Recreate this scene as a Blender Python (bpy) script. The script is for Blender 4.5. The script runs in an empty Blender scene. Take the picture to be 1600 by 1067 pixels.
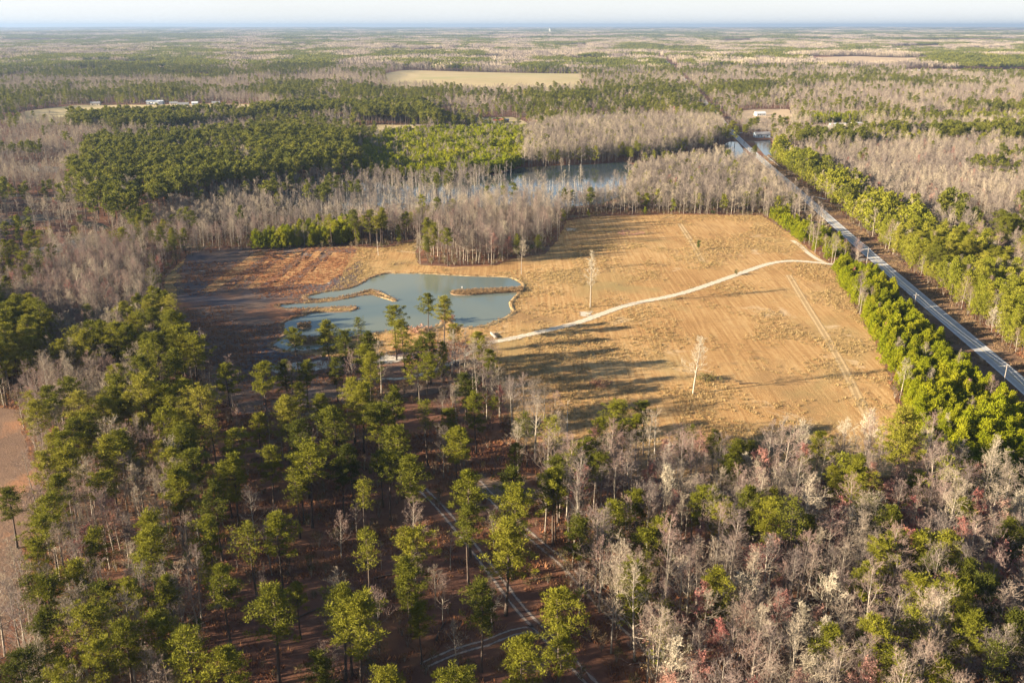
import bpy, math, random
import numpy as np
from mathutils import Vector

S = bpy.context.scene
COL = S.collection
R = math.radians
# ------------------------------------------------------------------ camera
H = 120.0; FPX = 1400.0; PITCH = math.atan(492.5/FPX)
cp, sp = math.cos(PITCH), math.sin(PITCH)
cam_d = bpy.data.cameras.new('camera'); cam = bpy.data.objects.new('camera', cam_d)
cam_d.lens = 36*FPX/1600; cam_d.sensor_width = 36; cam_d.clip_start = 1; cam_d.clip_end = 120000
cam.location = (0, 0, H); cam.rotation_euler = (R(90)-PITCH, 0, 0)
COL.objects.link(cam); S.camera = cam
# ------------------------------------------------------------------ light
SUN_EL = R(14.3); SUN_AZ = math.atan2(0.30, 1.0)     # shadows run towards (+1, +0.3)
ld = Vector((math.cos(SUN_AZ)*math.cos(SUN_EL), math.sin(SUN_AZ)*math.cos(SUN_EL), -math.sin(SUN_EL)))
sun_d = bpy.data.lights.new('sun', 'SUN'); sun_d.energy = 5.0; sun_d.angle = R(0.6); sun_d.color = (1.0, 0.84, 0.62)
sun = bpy.data.objects.new('sun', sun_d); sun.rotation_euler = ld.to_track_quat('-Z', 'Y').to_euler()
sun.location = (-300, -100, 200); COL.objects.link(sun)
W = bpy.data.worlds.new('World'); S.world = W; W.use_nodes = True
wn, wl = W.node_tree.nodes, W.node_tree.links; wn.clear()
sky = wn.new('ShaderNodeTexSky'); sky.sky_type = 'NISHITA'; sky.sun_disc = False
sky.sun_elevation = SUN_EL; sky.sun_rotation = math.atan2(-ld.x, -ld.y); sky.altitude = 120
sky.air_density = 1.0; sky.dust_density = 0.6; sky.ozone_density = 2.5
tc = wn.new('ShaderNodeTexCoord'); mp = wn.new('ShaderNodeMapping'); mp.inputs['Scale'].default_value = (1.0, 1.0, 7.0)
nz = wn.new('ShaderNodeTexNoise'); nz.inputs['Scale'].default_value = 2.2; nz.inputs['Detail'].default_value = 6; nz.inputs['Roughness'].default_value = .55
cr = wn.new('ShaderNodeValToRGB'); cr.color_ramp.elements[0].position = .36; cr.color_ramp.elements[0].color = (.80, .80, .80, 1)
cr.color_ramp.elements[1].position = .66; cr.color_ramp.elements[1].color = (.95, .95, .95, 1)
mx = wn.new('ShaderNodeMix'); mx.data_type = 'RGBA'; mx.inputs['B'].default_value = (5.3, 5.35, 5.35, 1)
bg = wn.new('ShaderNodeBackground'); bg.inputs['Strength'].default_value = 0.038
wo = wn.new('ShaderNodeOutputWorld')
wl.new(tc.outputs['Generated'], mp.inputs['Vector']); wl.new(mp.outputs[0], nz.inputs['Vector']); wl.new(nz.outputs['Fac'], cr.inputs[0])
sxyz = wn.new('ShaderNodeSeparateXYZ'); wl.new(tc.outputs['Generated'], sxyz.inputs[0])
el = wn.new('ShaderNodeMapRange'); el.inputs['From Min'].default_value = .05; el.inputs['From Max'].default_value = .28; el.inputs['To Min'].default_value = 1.0; el.inputs['To Max'].default_value = .05; wl.new(sxyz.outputs['Z'], el.inputs['Value'])
ml = wn.new('ShaderNodeMath'); ml.operation = 'MULTIPLY'; wl.new(cr.outputs[0], ml.inputs[0]); wl.new(el.outputs[0], ml.inputs[1]); wl.new(ml.outputs[0], mx.inputs['Factor']); wl.new(sky.outputs[0], mx.inputs['A']); wl.new(mx.outputs['Result'], bg.inputs[0]); wl.new(bg.outputs[0], wo.inputs[0])
S.view_settings.view_transform = 'Standard'; S.view_settings.look = 'None'
S.view_settings.exposure = 2.42; S.view_settings.gamma = 1.0; S.view_settings.use_curve_mapping = False
S.render.engine = 'CYCLES'
cy = S.cycles; cy.max_bounces = 5; cy.diffuse_bounces = 2; cy.glossy_bounces = 2; cy.transmission_bounces = 2
cy.transparent_max_bounces = 12; cy.volume_bounces = 0; cy.use_denoising = True; cy.use_adaptive_sampling = False
S.render.use_persistent_data = False

# ------------------------------------------------------------------ helpers
def G(x, y, z=0.0):
    """pixel of the 1600x1067 photograph -> world point at height z"""
    a, b = (x-800)/FPX, -(y-533.5)/FPX
    d = np.array([a, cp+b*sp, -sp+b*cp])
    t = (z-H)/d[2]
    return np.array([d[0]*t, d[1]*t, z])
def GP(pts): return [tuple(G(x, y)[:2]) for x, y in pts]
def toPix(X, Y, Z=0.0):
    X = np.asarray(X, float); Y = np.asarray(Y, float)
    zc = Y*cp-(Z-H)*sp; yc = Y*sp+(Z-H)*cp
    zc = np.where(zc < 1, 1, zc)
    return 800+FPX*X/zc, 533.5-FPX*yc/zc
def inpoly(px, py, poly):
    px = np.asarray(px); py = np.asarray(py); r = np.zeros(px.shape, bool); n = len(poly); j = n-1
    for i in range(n):
        xi, yi = poly[i]; xj, yj = poly[j]
        c = ((yi > py) != (yj > py)) & (px < (xj-xi)*(py-yi)/((yj-yi) if yj != yi else 1e-9)+xi)
        r ^= c; j = i
    return r
def distline(X, Y, pl, closed=False):
    best = np.full(np.shape(X), 1e9); n = len(pl)
    for i in range(n if closed else n-1):
        ax, ay = pl[i]; bx, by = pl[(i+1) % n]
        dx, dy = bx-ax, by-ay; L = dx*dx+dy*dy+1e-12
        t = np.clip(((X-ax)*dx+(Y-ay)*dy)/L, 0, 1)
        best = np.minimum(best, np.hypot(X-ax-t*dx, Y-ay-t*dy))
    return best
_rs = np.random.RandomState(5); _G = _rs.rand(256, 256)
def vnoise(X, Y, s):
    X = np.asarray(X)/s; Y = np.asarray(Y)/s
    i = np.floor(X).astype(int); j = np.floor(Y).astype(int); u = X-i; v = Y-j; u = u*u*(3-2*u); v = v*v*(3-2*v)
    g = lambda a, b: _G[a % 256, b % 256]
    return (g(i, j)*(1-u)+g(i+1, j)*u)*(1-v)+(g(i, j+1)*(1-u)+g(i+1, j+1)*u)*v
def fbm(X, Y, s, o=3):
    r = 0; a = .5; t = 0
    for k in range(o):
        r = r+a*vnoise(np.asarray(X)+37.7*k, np.asarray(Y)-91.3*k, s/2**k); t += a; a *= .5
    return r/t
def hz(X, Y):
    r = np.hypot(X, Y); t = np.clip((r-7000)/20000, 0, 1)
    r2 = np.clip((r-1150)/1600, 0, 1)*24*(fbm(X+3000, Y+1000, 620, 2)-.5)
    return r2+t*(75*fbm(X, Y, 5200, 3)) + np.clip((r-7000)/5000, 0, 1)*12*fbm(X+900, Y, 1500, 2)

def tag(o, label=None, cat=None, group=None, kind=None):
    if label: o['label'] = label
    if cat: o['category'] = cat
    if group: o['group'] = group
    if kind: o['kind'] = kind
    return o
def mesh(name, v, f, mats=(), mi=None, smooth=False):
    m = bpy.data.meshes.new(name); v = np.asarray(v, float)
    if isinstance(f, np.ndarray):
        n, k = f.shape
        m.vertices.add(len(v)); m.vertices.foreach_set('co', v.astype(np.float32).ravel())
        m.loops.add(n*k); m.loops.foreach_set('vertex_index', f.astype(np.int32).ravel())
        m.polygons.add(n); m.polygons.foreach_set('loop_start', np.arange(0, n*k, k, dtype=np.int32))
        m.update(calc_edges=True)
    else:
        m.from_pydata([tuple(a) for a in v], [], [tuple(a) for a in f])
    for a in mats: m.materials.append(a)
    if mi is not None: m.polygons.foreach_set('material_index', np.asarray(mi, np.int32))
    if smooth: m.polygons.foreach_set('use_smooth', [True]*len(m.polygons))
    m.update(); return m
def obj(name, m, parent=None, loc=(0, 0, 0), rz=0):
    o = bpy.data.objects.new(name, m); COL.objects.link(o); o.location = loc; o.rotation_euler = (0, 0, rz)
    if parent is not None: o.parent = parent
    return o
def boxm(x0, x1, y0, y1, z0, z1):
    v = [(x, y, z) for z in (z0, z1) for y in (y0, y1) for x in (x0, x1)]
    f = [(0, 2, 3, 1), (4, 5, 7, 6), (0, 1, 5, 4), (2, 6, 7, 3), (0, 4, 6, 2), (1, 3, 7, 5)]
    return v, f
def joinvf(parts):
    V = []; F = []
    for v, f in parts:
        b = len(V); V += list(v); F += [tuple(i+b for i in q) for q in f]
    return V, F

# ------------------------------------------------------------------ materials
def newmat(name):
    m = bpy.data.materials.new(name); m.use_nodes = True; nt = m.node_tree; nt.nodes.clear(); return m, nt.nodes, nt.links
def ramp(N, stops, interp='LINEAR'):
    r = N.new('ShaderNodeValToRGB'); e = r.color_ramp.elements; r.color_ramp.interpolation = interp
    while len(e) < len(stops): e.new(.5)
    for i, (p, c) in enumerate(stops): e[i].position = p; e[i].color = (*c, 1)
    return r
def noise(N, L, vec, scale, detail=3, rough=.55, dist=0):
    n = N.new('ShaderNodeTexNoise'); n.inputs['Scale'].default_value = scale; n.inputs['Detail'].default_value = detail
    n.inputs['Roughness'].default_value = rough; n.inputs['Distortion'].default_value = dist
    if vec is not None: L.new(vec, n.inputs['Vector'])
    return n
def math2(N, L, op, a, b=None, clamp=False):
    n = N.new('ShaderNodeMath'); n.operation = op; n.use_clamp = clamp
    for k, q in enumerate((a, b)):
        if q is None: continue
        if isinstance(q, (int, float)): n.inputs[k].default_value = q
        else: L.new(q, n.inputs[k])
    return n.outputs[0]
def mixc(N, L, fac, a, b):
    n = N.new('ShaderNodeMix'); n.data_type = 'RGBA'
    for key, q in (('Factor', fac), ('A', a), ('B', b)):
        if isinstance(q, (int, float)): n.inputs[key].default_value = q
        elif isinstance(q, tuple): n.inputs[key].default_value = (*q, 1)
        else: L.new(q, n.inputs[key])
    return n.outputs['Result']
def foliage(name, cols, transl=.3, clump=.35):
    m, N, L = newmat(name)
    oi = N.new('ShaderNodeObjectInfo'); t = N.new('ShaderNodeTexCoord')
    n = noise(N, L, t.outputs['Object'], .55, 3)
    v = math2(N, L, 'ADD', math2(N, L, 'MULTIPLY', oi.outputs['Random'], 1-clump), math2(N, L, 'MULTIPLY', n.outputs['Fac'], clump))
    # stands differ from one another: a slow noise over where each plant stands
    nl = noise(N, L, oi.outputs['Location'], .011, 3); v = math2(N, L, 'ADD', v, math2(N, L, 'MULTIPLY', math2(N, L, 'SUBTRACT', nl.outputs['Fac'], .5), 1.3), True)
    k = len(cols); r = ramp(N, [(i/(k-1), c) for i, c in enumerate(cols)]); L.new(v, r.inputs[0])
    d = N.new('ShaderNodeBsdfPrincipled'); d.inputs['Roughness'].default_value = .75; d.inputs['Specular IOR Level'].default_value = .06
    tr = N.new('ShaderNodeBsdfTranslucent'); ms = N.new('ShaderNodeMixShader'); ms.inputs[0].default_value = transl
    o = N.new('ShaderNodeOutputMaterial')
    L.new(r.outputs[0], d.inputs['Base Color']); L.new(r.outputs[0], tr.inputs[0])
    L.new(d.outputs[0], ms.inputs[1]); L.new(tr.outputs[0], ms.inputs[2]); L.new(ms.outputs[0], o.inputs[0])
    return m
def plain(name, cols, rough=.85, nscale=1.5, detail=4, rnd=0.0, bump=0, spec=.3, metal=0, coord='Object'):
    m, N, L = newmat(name); t = N.new('ShaderNodeTexCoord')
    n = noise(N, L, t.outputs[coord], nscale, detail); v = n.outputs['Fac']
    if rnd:
        oi = N.new('ShaderNodeObjectInfo')
        v = math2(N, L, 'ADD', math2(N, L, 'MULTIPLY', oi.outputs['Random'], rnd), math2(N, L, 'MULTIPLY', v, 1-rnd))
        lo, hi = .12, .88
    else: lo, hi = .3, .7
    k = len(cols); r = ramp(N, [(lo+(hi-lo)*i/max(1, k-1), c) for i, c in enumerate(cols)]); L.new(v, r.inputs[0])
    d = N.new('ShaderNodeBsdfPrincipled'); d.inputs['Roughness'].default_value = rough; d.inputs['Specular IOR Level'].default_value = spec
    d.inputs['Metallic'].default_value = metal
    L.new(r.outputs[0], d.inputs['Base Color'])
    if bump:
        b = N.new('ShaderNodeBump'); b.inputs['Distance'].default_value = bump; L.new(n.outputs['Fac'], b.inputs['Height']); L.new(b.outputs[0], d.inputs['Normal'])
    o = N.new('ShaderNodeOutputMaterial'); L.new(d.outputs[0], o.inputs[0]); return m

M = {}
M['pine'] = foliage('pine_needles', [(.050, .057, .009), (.090, .094, .012), (.135, .134, .013), (.178, .168, .018), (.22, .195, .030)], .22)
M['pine_far'] = foliage('pine_needles_far', [(.075, .085, .016), (.122, .126, .018), (.168, .164, .024)])
M['young'] = foliage('young_pine_needles', [(.140, .165, .006), (.195, .208, .008), (.245, .235, .012)], .3)
M['mid'] = foliage('roadside_pine_needles', [(.140, .150, .014), (.195, .195, .020), (.25, .23, .030)], .28)
M['bark_pine'] = plain('pine_bark', [(.045, .032, .026), (.10, .072, .055)], rnd=.3, nscale=2)
M['bark_grey'] = plain('grey_bark', [(.17, .14, .11), (.34, .295, .235)], rnd=.4, nscale=1)
TW = [(.14, .115, .102), (.20, .155, .135), (.25, .17, .145), (.235, .19, .148), (.31, .255, .19), (.40, .34, .25)]
M['twig'] = foliage('bare_twigs', TW, .15, .15)
M['twig_far'] = foliage('bare_twigs_far', [(.13, .105, .095), (.19, .155, .135), (.25, .205, .17), (.33, .275, .20), (.42, .355, .26)], .1, .3)
M['twig_red'] = foliage('red_budding_twigs', [(.32, .19, .15), (.34, .13, .11), (.34, .22, .17), (.38, .17, .13)], .2, .3)
M['twig_pale'] = foliage('pale_twigs', [(.38, .33, .25), (.46, .40, .30)], .15, .2)
M['dead'] = foliage('dead_wood', [(.34, .31, .27), (.46, .42, .36)], .0, .2)
M['shrub'] = foliage('brown_shrub_leaves', [(.10, .06, .04), (.15, .10, .06), (.11, .10, .035), (.20, .11, .07)], .25, .2)
M['evergreen'] = foliage('evergreen_shrub_leaves', [(.04, .065, .015), (.065, .09, .018)], .25, .2)
M['redshrub'] = foliage('reddish_brush', [(.30, .15, .10), (.34, .20, .14)], .25, .2)
M['grass_dry'] = foliage('dry_grass_blades', [(.24, .165, .070), (.31, .22, .10), (.37, .27, .13), (.28, .21, .085)], .35, .3)
M['grass_red'] = foliage('rusty_grass_blades', [(.16, .065, .035), (.25, .11, .055), (.32, .17, .085), (.20, .09, .05)], .3, .3)

def edge_alpha(N, L, shader, amp, nscale, attr='sd', soft=.6):
    """ragged organic edge: opaque where the signed distance plus noise is positive"""
    a = N.new('ShaderNodeAttribute'); a.attribute_name = attr
    t = N.new('ShaderNodeTexCoord'); n = noise(N, L, t.outputs['Object'], nscale, 5, .65)
    v = math2(N, L, 'ADD', a.outputs['Fac'], math2(N, L, 'MULTIPLY', math2(N, L, 'SUBTRACT', n.outputs['Fac'], .5), amp*2))
    v = math2(N, L, 'ADD', math2(N, L, 'MULTIPLY', v, 1/soft), .5, True)
    tr = N.new('ShaderNodeBsdfTransparent'); ms = N.new('ShaderNodeMixShader')
    L.new(v, ms.inputs[0]); L.new(tr.outputs[0], ms.inputs[1]); L.new(shader, ms.inputs[2])
    o = N.new('ShaderNodeOutputMaterial'); L.new(ms.outputs[0], o.inputs[0])
def soil(name, cols, s1=.03, s2=.5, patches=None, bump=.12, streak=None, edge=None, bs=1.6):
    """ground cover: broad and fine noise colour, optional second colour patches and mowing streaks"""
    m, N, L = newmat(name); t = N.new('ShaderNodeTexCoord'); vec = t.outputs['Object']
    n1 = noise(N, L, vec, s1, 4, .6); n2 = noise(N, L, vec, s2, 4, .7)
    v = math2(N, L, 'ADD', math2(N, L, 'MULTIPLY', n1.outputs['Fac'], .55), math2(N, L, 'MULTIPLY', n2.outputs['Fac'], .45))
    if streak:
        mpn = N.new('ShaderNodeMapping'); mpn.inputs['Rotation'].default_value = (0, 0, streak[0]); mpn.inputs['Scale'].default_value = (streak[1], streak[1]*.035, 1)
        L.new(vec, mpn.inputs['Vector']); n3 = noise(N, L, mpn.outputs[0], 1.0, 3, .6)
        v = math2(N, L, 'ADD', v, math2(N, L, 'MULTIPLY', math2(N, L, 'SUBTRACT', n3.outputs['Fac'], .5), streak[2]))
    k = len(cols); r = ramp(N, [(.34+.32*i/(k-1), c) for i, c in enumerate(cols)]); L.new(v, r.inputs[0]); c = r.outputs[0]
    for (pc, ps, lo, hi, seed) in (patches or ()):
        mp2 = N.new('ShaderNodeMapping'); mp2.inputs['Location'].default_value = (seed, seed*1.7, 0); L.new(vec, mp2.inputs['Vector'])
        q = noise(N, L, mp2.outputs[0], ps, 5, .62, .6); rr = ramp(N, [(lo, (0, 0, 0)), (hi, (1, 1, 1))]); L.new(q.outputs['Fac'], rr.inputs[0])
        c = mixc(N, L, rr.outputs[0], c, pc)
    d = N.new('ShaderNodeBsdfPrincipled'); d.inputs['Roughness'].default_value = .95; d.inputs['Specular IOR Level'].default_value = .1
    L.new(c, d.inputs['Base Color'])
    if bump:
        b = N.new('ShaderNodeBump'); b.inputs['Distance'].default_value = bump; nb = noise(N, L, vec, bs, 4, .7); L.new(nb.outputs['Fac'], b.inputs['Height']); L.new(b.outputs[0], d.inputs['Normal'])
    if edge: edge_alpha(N, L, d.outputs[0], *edge)
    else:
        o = N.new('ShaderNodeOutputMaterial'); L.new(d.outputs[0], o.inputs[0])
    return m
M['floor'] = soil('forest_floor', [(.10, .048, .033), (.15, .072, .047), (.19, .10, .063)], patches=[((.20, .095, .05), .06, .52, .62, 3), ((.16, .14, .10), .02, .56, .66, 40)])
M['meadow'] = soil('dry_meadow', [(.270, .148, .057), (.36, .215, .088), (.44, .29, .133)], .018, .55, streak=(R(4), .9, .75), bump=.35, edge=(3.0, .12),
    patches=[((.26, .19, .080), .013, .52, .66, 11), ((.24, .145, .065), .012, .54, .66, 61), ((.20, .13, .065), .045, .60, .72, 91), ((.47, .34, .20), .035, .62, .70, 23)])
M['marsh'] = soil('damp_pond_flat', [(.105, .070, .058), (.145, .098, .075), (.19, .132, .098)], .04, .6, edge=(10, .03), bump=.3,
    patches=[((.26, .12, .065), .03, .52, .62, 5), ((.085, .075, .085), .025, .52, .64, 33), ((.42, .38, .33), .05, .66, .70, 71)])
M['verge'] = soil('roadside_verge', [(.10, .058, .038), (.15, .09, .058), (.22, .145, .09)], .05, .7, edge=(3, .1), bump=.25, patches=[((.34, .23, .13), .05, .55, .65, 9)])
M['farm'] = soil('far_pasture', [(.33, .26, .14), (.38, .30, .165), (.41, .33, .19)], .004, .03, edge=(8, .01), bump=0, patches=[((.30, .27, .13), .003, .5, .65, 7)])
M['farm_tan'] = soil('far_stubble_field', [(.38, .28, .18), (.44, .33, .22)], .006, .05, edge=(8, .01), bump=0)
M['baref'] = soil('bare_brown_field', [(.115, .075, .055), (.165, .105, .072), (.22, .14, .09)], .03, .5, edge=(3, .08), bump=.25, patches=[((.26, .135, .075), .05, .55, .64, 19)])
M['sand'] = soil('pale_sand', [(.42, .37, .29), (.52, .46, .37)], .2, 1.2, edge=(4.5, .22), bump=.1)
M['clay'] = soil('red_clay_patch', [(.40, .17, .10), (.48, .27, .18)], .2, 1.2, edge=(3, .2), bump=.1)
M['plot'] = soil('rust_sedge_strip', [(.30, .15, .065), (.38, .21, .09), (.46, .30, .14)], .05, .6, edge=(2.2, .16), bump=.35)
M['mown'] = soil('mown_strip', [(.46, .34, .19), (.55, .42, .26)], .1, .8, edge=(1.2, .3), bump=.1)
M['bank'] = soil('pond_bank_grass', [(.11, .075, .05), (.19, .125, .08), (.27, .185, .11)], .08, .8, bump=.3)
M['bank_tan'] = soil('pond_bank_dry_grass', [(.24, .155, .075), (.33, .23, .115), (.42, .31, .17)], .08, .8, bump=.3)
M['spit'] = soil('pond_spit_brush', [(.15, .10, .06), (.23, .155, .09), (.31, .22, .13)], .15, 1.0, bump=.4)

M['reed'] = foliage('pale_brown_reeds', [(.17, .11, .065), (.25, .165, .09), (.33, .235, .13)], .3, .3)
def road_mat():
    m, N, L = newmat('worn_asphalt'); t = N.new('ShaderNodeTexCoord'); a = N.new('ShaderNodeAttribute'); a.attribute_name = 'ac'
    n = noise(N, L, t.outputs['Object'], .35, 5, .7); n2 = noise(N, L, t.outputs['Object'], 4, 3)
    v = math2(N, L, 'ADD', math2(N, L, 'MULTIPLY', n.outputs['Fac'], .7), math2(N, L, 'MULTIPLY', n2.outputs['Fac'], .3))
    r = ramp(N, [(.35, (.32, .32, .32)), (.65, (.45, .44, .43))]); L.new(v, r.inputs[0])
    w = math2(N, L, 'ABSOLUTE', a.outputs['Fac']); w = math2(N, L, 'ABSOLUTE', math2(N, L, 'SUBTRACT', w, .5)); rr = ramp(N, [(.08, (1, 1, 1)), (.25, (0, 0, 0))]); L.new(w, rr.inputs[0])
    c = mixc(N, L, math2(N, L, 'MULTIPLY', rr.outputs[0], .45), r.outputs[0], (.22, .22, .225))
    d = N.new('ShaderNodeBsdfPrincipled'); d.inputs['Roughness'].default_value = .8; L.new(c, d.inputs['Base Color'])
    o = N.new('ShaderNodeOutputMaterial'); L.new(d.outputs[0], o.inputs[0]); return m
M['road'] = road_mat()
def track_mat(name, cols, ruts=True, mid=.35, rag=.55, ns=.45):
    m, N, L = newmat(name); t = N.new('ShaderNodeTexCoord'); a = N.new('ShaderNodeAttribute'); a.attribute_name = 'ac'
    n = noise(N, L, t.outputs['Object'], 1.2, 4, .7); r = ramp(N, [(.35, cols[0]), (.65, cols[1])]); L.new(n.outputs['Fac'], r.inputs[0])
    w = math2(N, L, 'ABSOLUTE', a.outputs['Fac'])
    n2 = noise(N, L, t.outputs['Object'], ns, 5, .7); jit = math2(N, L, 'MULTIPLY', math2(N, L, 'SUBTRACT', n2.outputs['Fac'], .5), rag*2)
    if ruts: q = math2(N, L, 'ABSOLUTE', math2(N, L, 'SUBTRACT', w, .5)); lim = .17
    else: q = w; lim = .8
    q = math2(N, L, 'ADD', q, jit); al = ramp(N, [(lim-.1, (1, 1, 1)), (lim+.1, (mid if ruts else 0,)*3)]); L.new(q, al.inputs[0])
    f = al.outputs[0]
    if ruts:
        ed = ramp(N, [(.86, (1, 1, 1)), (.97, (0, 0, 0))]); L.new(math2(N, L, 'ADD', w, math2(N, L, 'MULTIPLY', jit, .4)), ed.inputs[0]); f = math2(N, L, 'MULTIPLY', f, ed.outputs[0])
    d = N.new('ShaderNodeBsdfPrincipled'); d.inputs['Roughness'].default_value = .95; L.new(r.outputs[0], d.inputs['Base Color'])
    tr = N.new('ShaderNodeBsdfTransparent'); ms = N.new('ShaderNodeMixShader'); L.new(f, ms.inputs[0]); L.new(tr.outputs[0], ms.inputs[1]); L.new(d.outputs[0], ms.inputs[2])
    o = N.new('ShaderNodeOutputMaterial'); L.new(ms.outputs[0], o.inputs[0]); return m
M['lane'] = track_mat('pale_sandy_lane', [(.38, .31, .215), (.60, .52, .40)], False, rag=.6)
M['ruts'] = track_mat('sandy_wheel_ruts', [(.21, .16, .13), (.32, .26, .215)], True, .08, .26)
M['wheel'] = track_mat('mown_wheel_track', [(.40, .27, .12), (.47, .325, .16)], True, .6, .4)
M['gravel'] = track_mat('pale_gravel_strip', [(.45, .44, .42), (.55, .54, .52)], False, rag=.3)
def water_mat(name, c1, c2, rough=.06, bump=.02, alg=True):
    m, N, L = newmat(name); t = N.new('ShaderNodeTexCoord')
    n = noise(N, L, t.outputs['Object'], .012, 3, .5, .8); r = ramp(N, [(.38, c1), (.62, c2)]); L.new(n.outputs['Fac'], r.inputs[0])
    d = N.new('ShaderNodeBsdfPrincipled'); d.inputs['Roughness'].default_value = rough; d.inputs['IOR'].default_value = 1.33; L.new(r.outputs[0], d.inputs['Base Color'])
    n2 = noise(N, L, t.outputs['Object'], 1.5, 3); b = N.new('ShaderNodeBump'); b.inputs['Distance'].default_value = bump; b.inputs['Strength'].default_value = .5
    L.new(n2.outputs['Fac'], b.inputs['Height']); L.new(b.outputs[0], d.inputs['Normal'])
    o = N.new('ShaderNodeOutputMaterial'); L.new(d.outputs[0], o.inputs[0]); return m
M['pond'] = water_mat('murky_pond_water', (.100, .128, .115), (.150, .162, .118))
M['lake'] = water_mat('dark_lake_water', (.020, .035, .045), (.035, .05, .06), .04)
M['white'] = plain('road_line_white', [(.62, .62, .60), (.75, .75, .73)]); M['yellow'] = plain('road_line_yellow', [(.45, .33, .08), (.55, .40, .1)])
M['pole'] = plain('weathered_pole_wood', [(.22, .19, .16), (.32, .28, .24)]); M['wire'] = plain('wire_metal', [(.35, .35, .34), (.4, .4, .4)], .5)
M['wwhite'] = plain('white_siding', [(.52, .52, .50), (.6, .6, .58)]); M['wtan'] = plain('tan_siding', [(.42, .36, .28), (.5, .43, .34)])
M['wblue'] = plain('blue_grey_siding', [(.25, .31, .38), (.3, .36, .43)]); M['brick'] = plain('brick_wall', [(.28, .12, .08), (.35, .16, .11)])
M['rred'] = plain('red_roof', [(.26, .07, .045), (.32, .095, .06)], .6); M['rgrey'] = plain('grey_shingle_roof', [(.14, .14, .15), (.2, .2, .21)])
M['rwhite'] = plain('white_metal_roof', [(.50, .52, .54), (.6, .62, .64)], .45, metal=.2); M['glass'] = plain('window_glass', [(.03, .04, .05), (.05, .06, .07)], .1)
M['concrete'] = plain('pale_concrete', [(.33, .30, .26), (.42, .39, .34)]); M['door'] = plain('door_paint', [(.2, .12, .08), (.25, .15, .1)])
M['steel'] = plain('galvanised_steel', [(.45, .46, .47), (.55, .56, .57)], .4, metal=.5)

# ------------------------------------------------------------------ sheets and ribbons
def sheet(name, poly, z, mat, cell=3.0, pad=0.0, holes=(), line=None, hw=0):
    """grid clipped to a ground polygon (or to a band along a line), with the signed distance to its outline stored"""
    P = np.array(poly if line is None else line); mg = pad+cell*2+hw
    xs = np.arange(P[:, 0].min()-mg, P[:, 0].max()+mg, cell); ys = np.arange(P[:, 1].min()-mg, P[:, 1].max()+mg, cell)
    X, Y = np.meshgrid(xs, ys)
    if line is None:
        sd = distline(X, Y, poly, True); sd = np.where(inpoly(X, Y, poly), sd, -sd)
    else: sd = hw-distline(X, Y, line)
    for h in holes:
        dh = distline(X, Y, h, True); dh = np.where(inpoly(X, Y, h), -dh, dh); sd = np.minimum(sd, dh)
    keep = np.maximum.reduce([sd[:-1, :-1], sd[1:, :-1], sd[:-1, 1:], sd[1:, 1:]]) > -pad
    jj, ii = np.nonzero(keep); w = X.shape[1]
    f = np.stack([jj*w+ii, jj*w+ii+1, (jj+1)*w+ii+1, (jj+1)*w+ii], 1)
    used, inv = np.unique(f, return_inverse=True); f = inv.reshape(-1, 4)
    xx, yy = X.ravel()[used], Y.ravel()[used]; V = np.stack([xx, yy, z+hz(xx, yy)+.5*(hz(xx, yy) != 0)], 1)
    m = mesh(name, V, f, [mat]); a = m.attributes.new('sd', 'FLOAT', 'POINT'); a.data.foreach_set('value', sd.ravel()[used].astype(np.float32))
    return tag(obj(name, m), kind='structure')
def smooth_line(pl, step=4.0):
    P = np.array(pl, float); out = []
    for i in range(len(P)-1):
        p0 = P[max(0, i-1)]; p1 = P[i]; p2 = P[i+1]; p3 = P[min(len(P)-1, i+2)]
        n = max(2, int(np.hypot(*(p2-p1))/step))
        for k in range(n):
            t = k/n; out.append(.5*((2*p1)+(-p0+p2)*t+(2*p0-5*p1+4*p2-p3)*t*t+(-p0+3*p1-3*p2+p3)*t**3))
    out.append(P[-1]); return np.array(out)
def ribbon(name, line, h0, h1, z, mat, parent=None):
    L = np.asarray(line); T = np.gradient(L, axis=0); T /= np.linalg.norm(T, axis=1)[:, None]; Nn = np.stack([-T[:, 1], T[:, 0]], 1)
    n = len(L); A = L+Nn*h0; B = L+Nn*h1; V = np.zeros((2*n, 3)); V[0::2, :2] = A; V[1::2, :2] = B; hh = hz(V[:, 0], V[:, 1]); V[:, 2] = z+hh+.6*np.clip((np.hypot(V[:, 0], V[:, 1])-1150)/800, 0, 1)
    f = np.array([(2*i, 2*i+1, 2*i+3, 2*i+2) for i in range(n-1)])[:, ::-1]
    m = mesh(name, V, f, [mat]); a = m.attributes.new('ac', 'FLOAT', 'POINT'); a.data.foreach_set('value', np.tile([-1., 1.], n).astype(np.float32))
    o = obj(name, m, parent)
    return o if parent is not None else tag(o, kind='structure')

# ------------------------------------------------------------------ ground
def build_ground():
    rr = list(np.arange(0, 1500, 150)) + list(np.arange(1500, 8000, 50)) + list(np.geomspace(8000, 60000, 90)); th = np.concatenate([np.linspace(R(-10), R(50), 12)[:-1], np.linspace(R(50), R(130), 170), np.linspace(R(130), R(190), 12)[1:]])
    rr = np.array(rr); Rr, T = np.meshgrid(rr, th); X = Rr*np.cos(T); Y = Rr*np.sin(T)-400; Z = hz(X, Y)
    n, k = X.shape; idx = np.arange(n*k).reshape(n, k)
    f = np.stack([idx[:-1, :-1], idx[:-1, 1:], idx[1:, 1:], idx[1:, :-1]], -1).reshape(-1, 4)
    tag(obj('ground', mesh('ground', np.stack([X.ravel(), Y.ravel(), Z.ravel()], 1), f, [M['floor']])), kind='structure')
build_ground()

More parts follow.
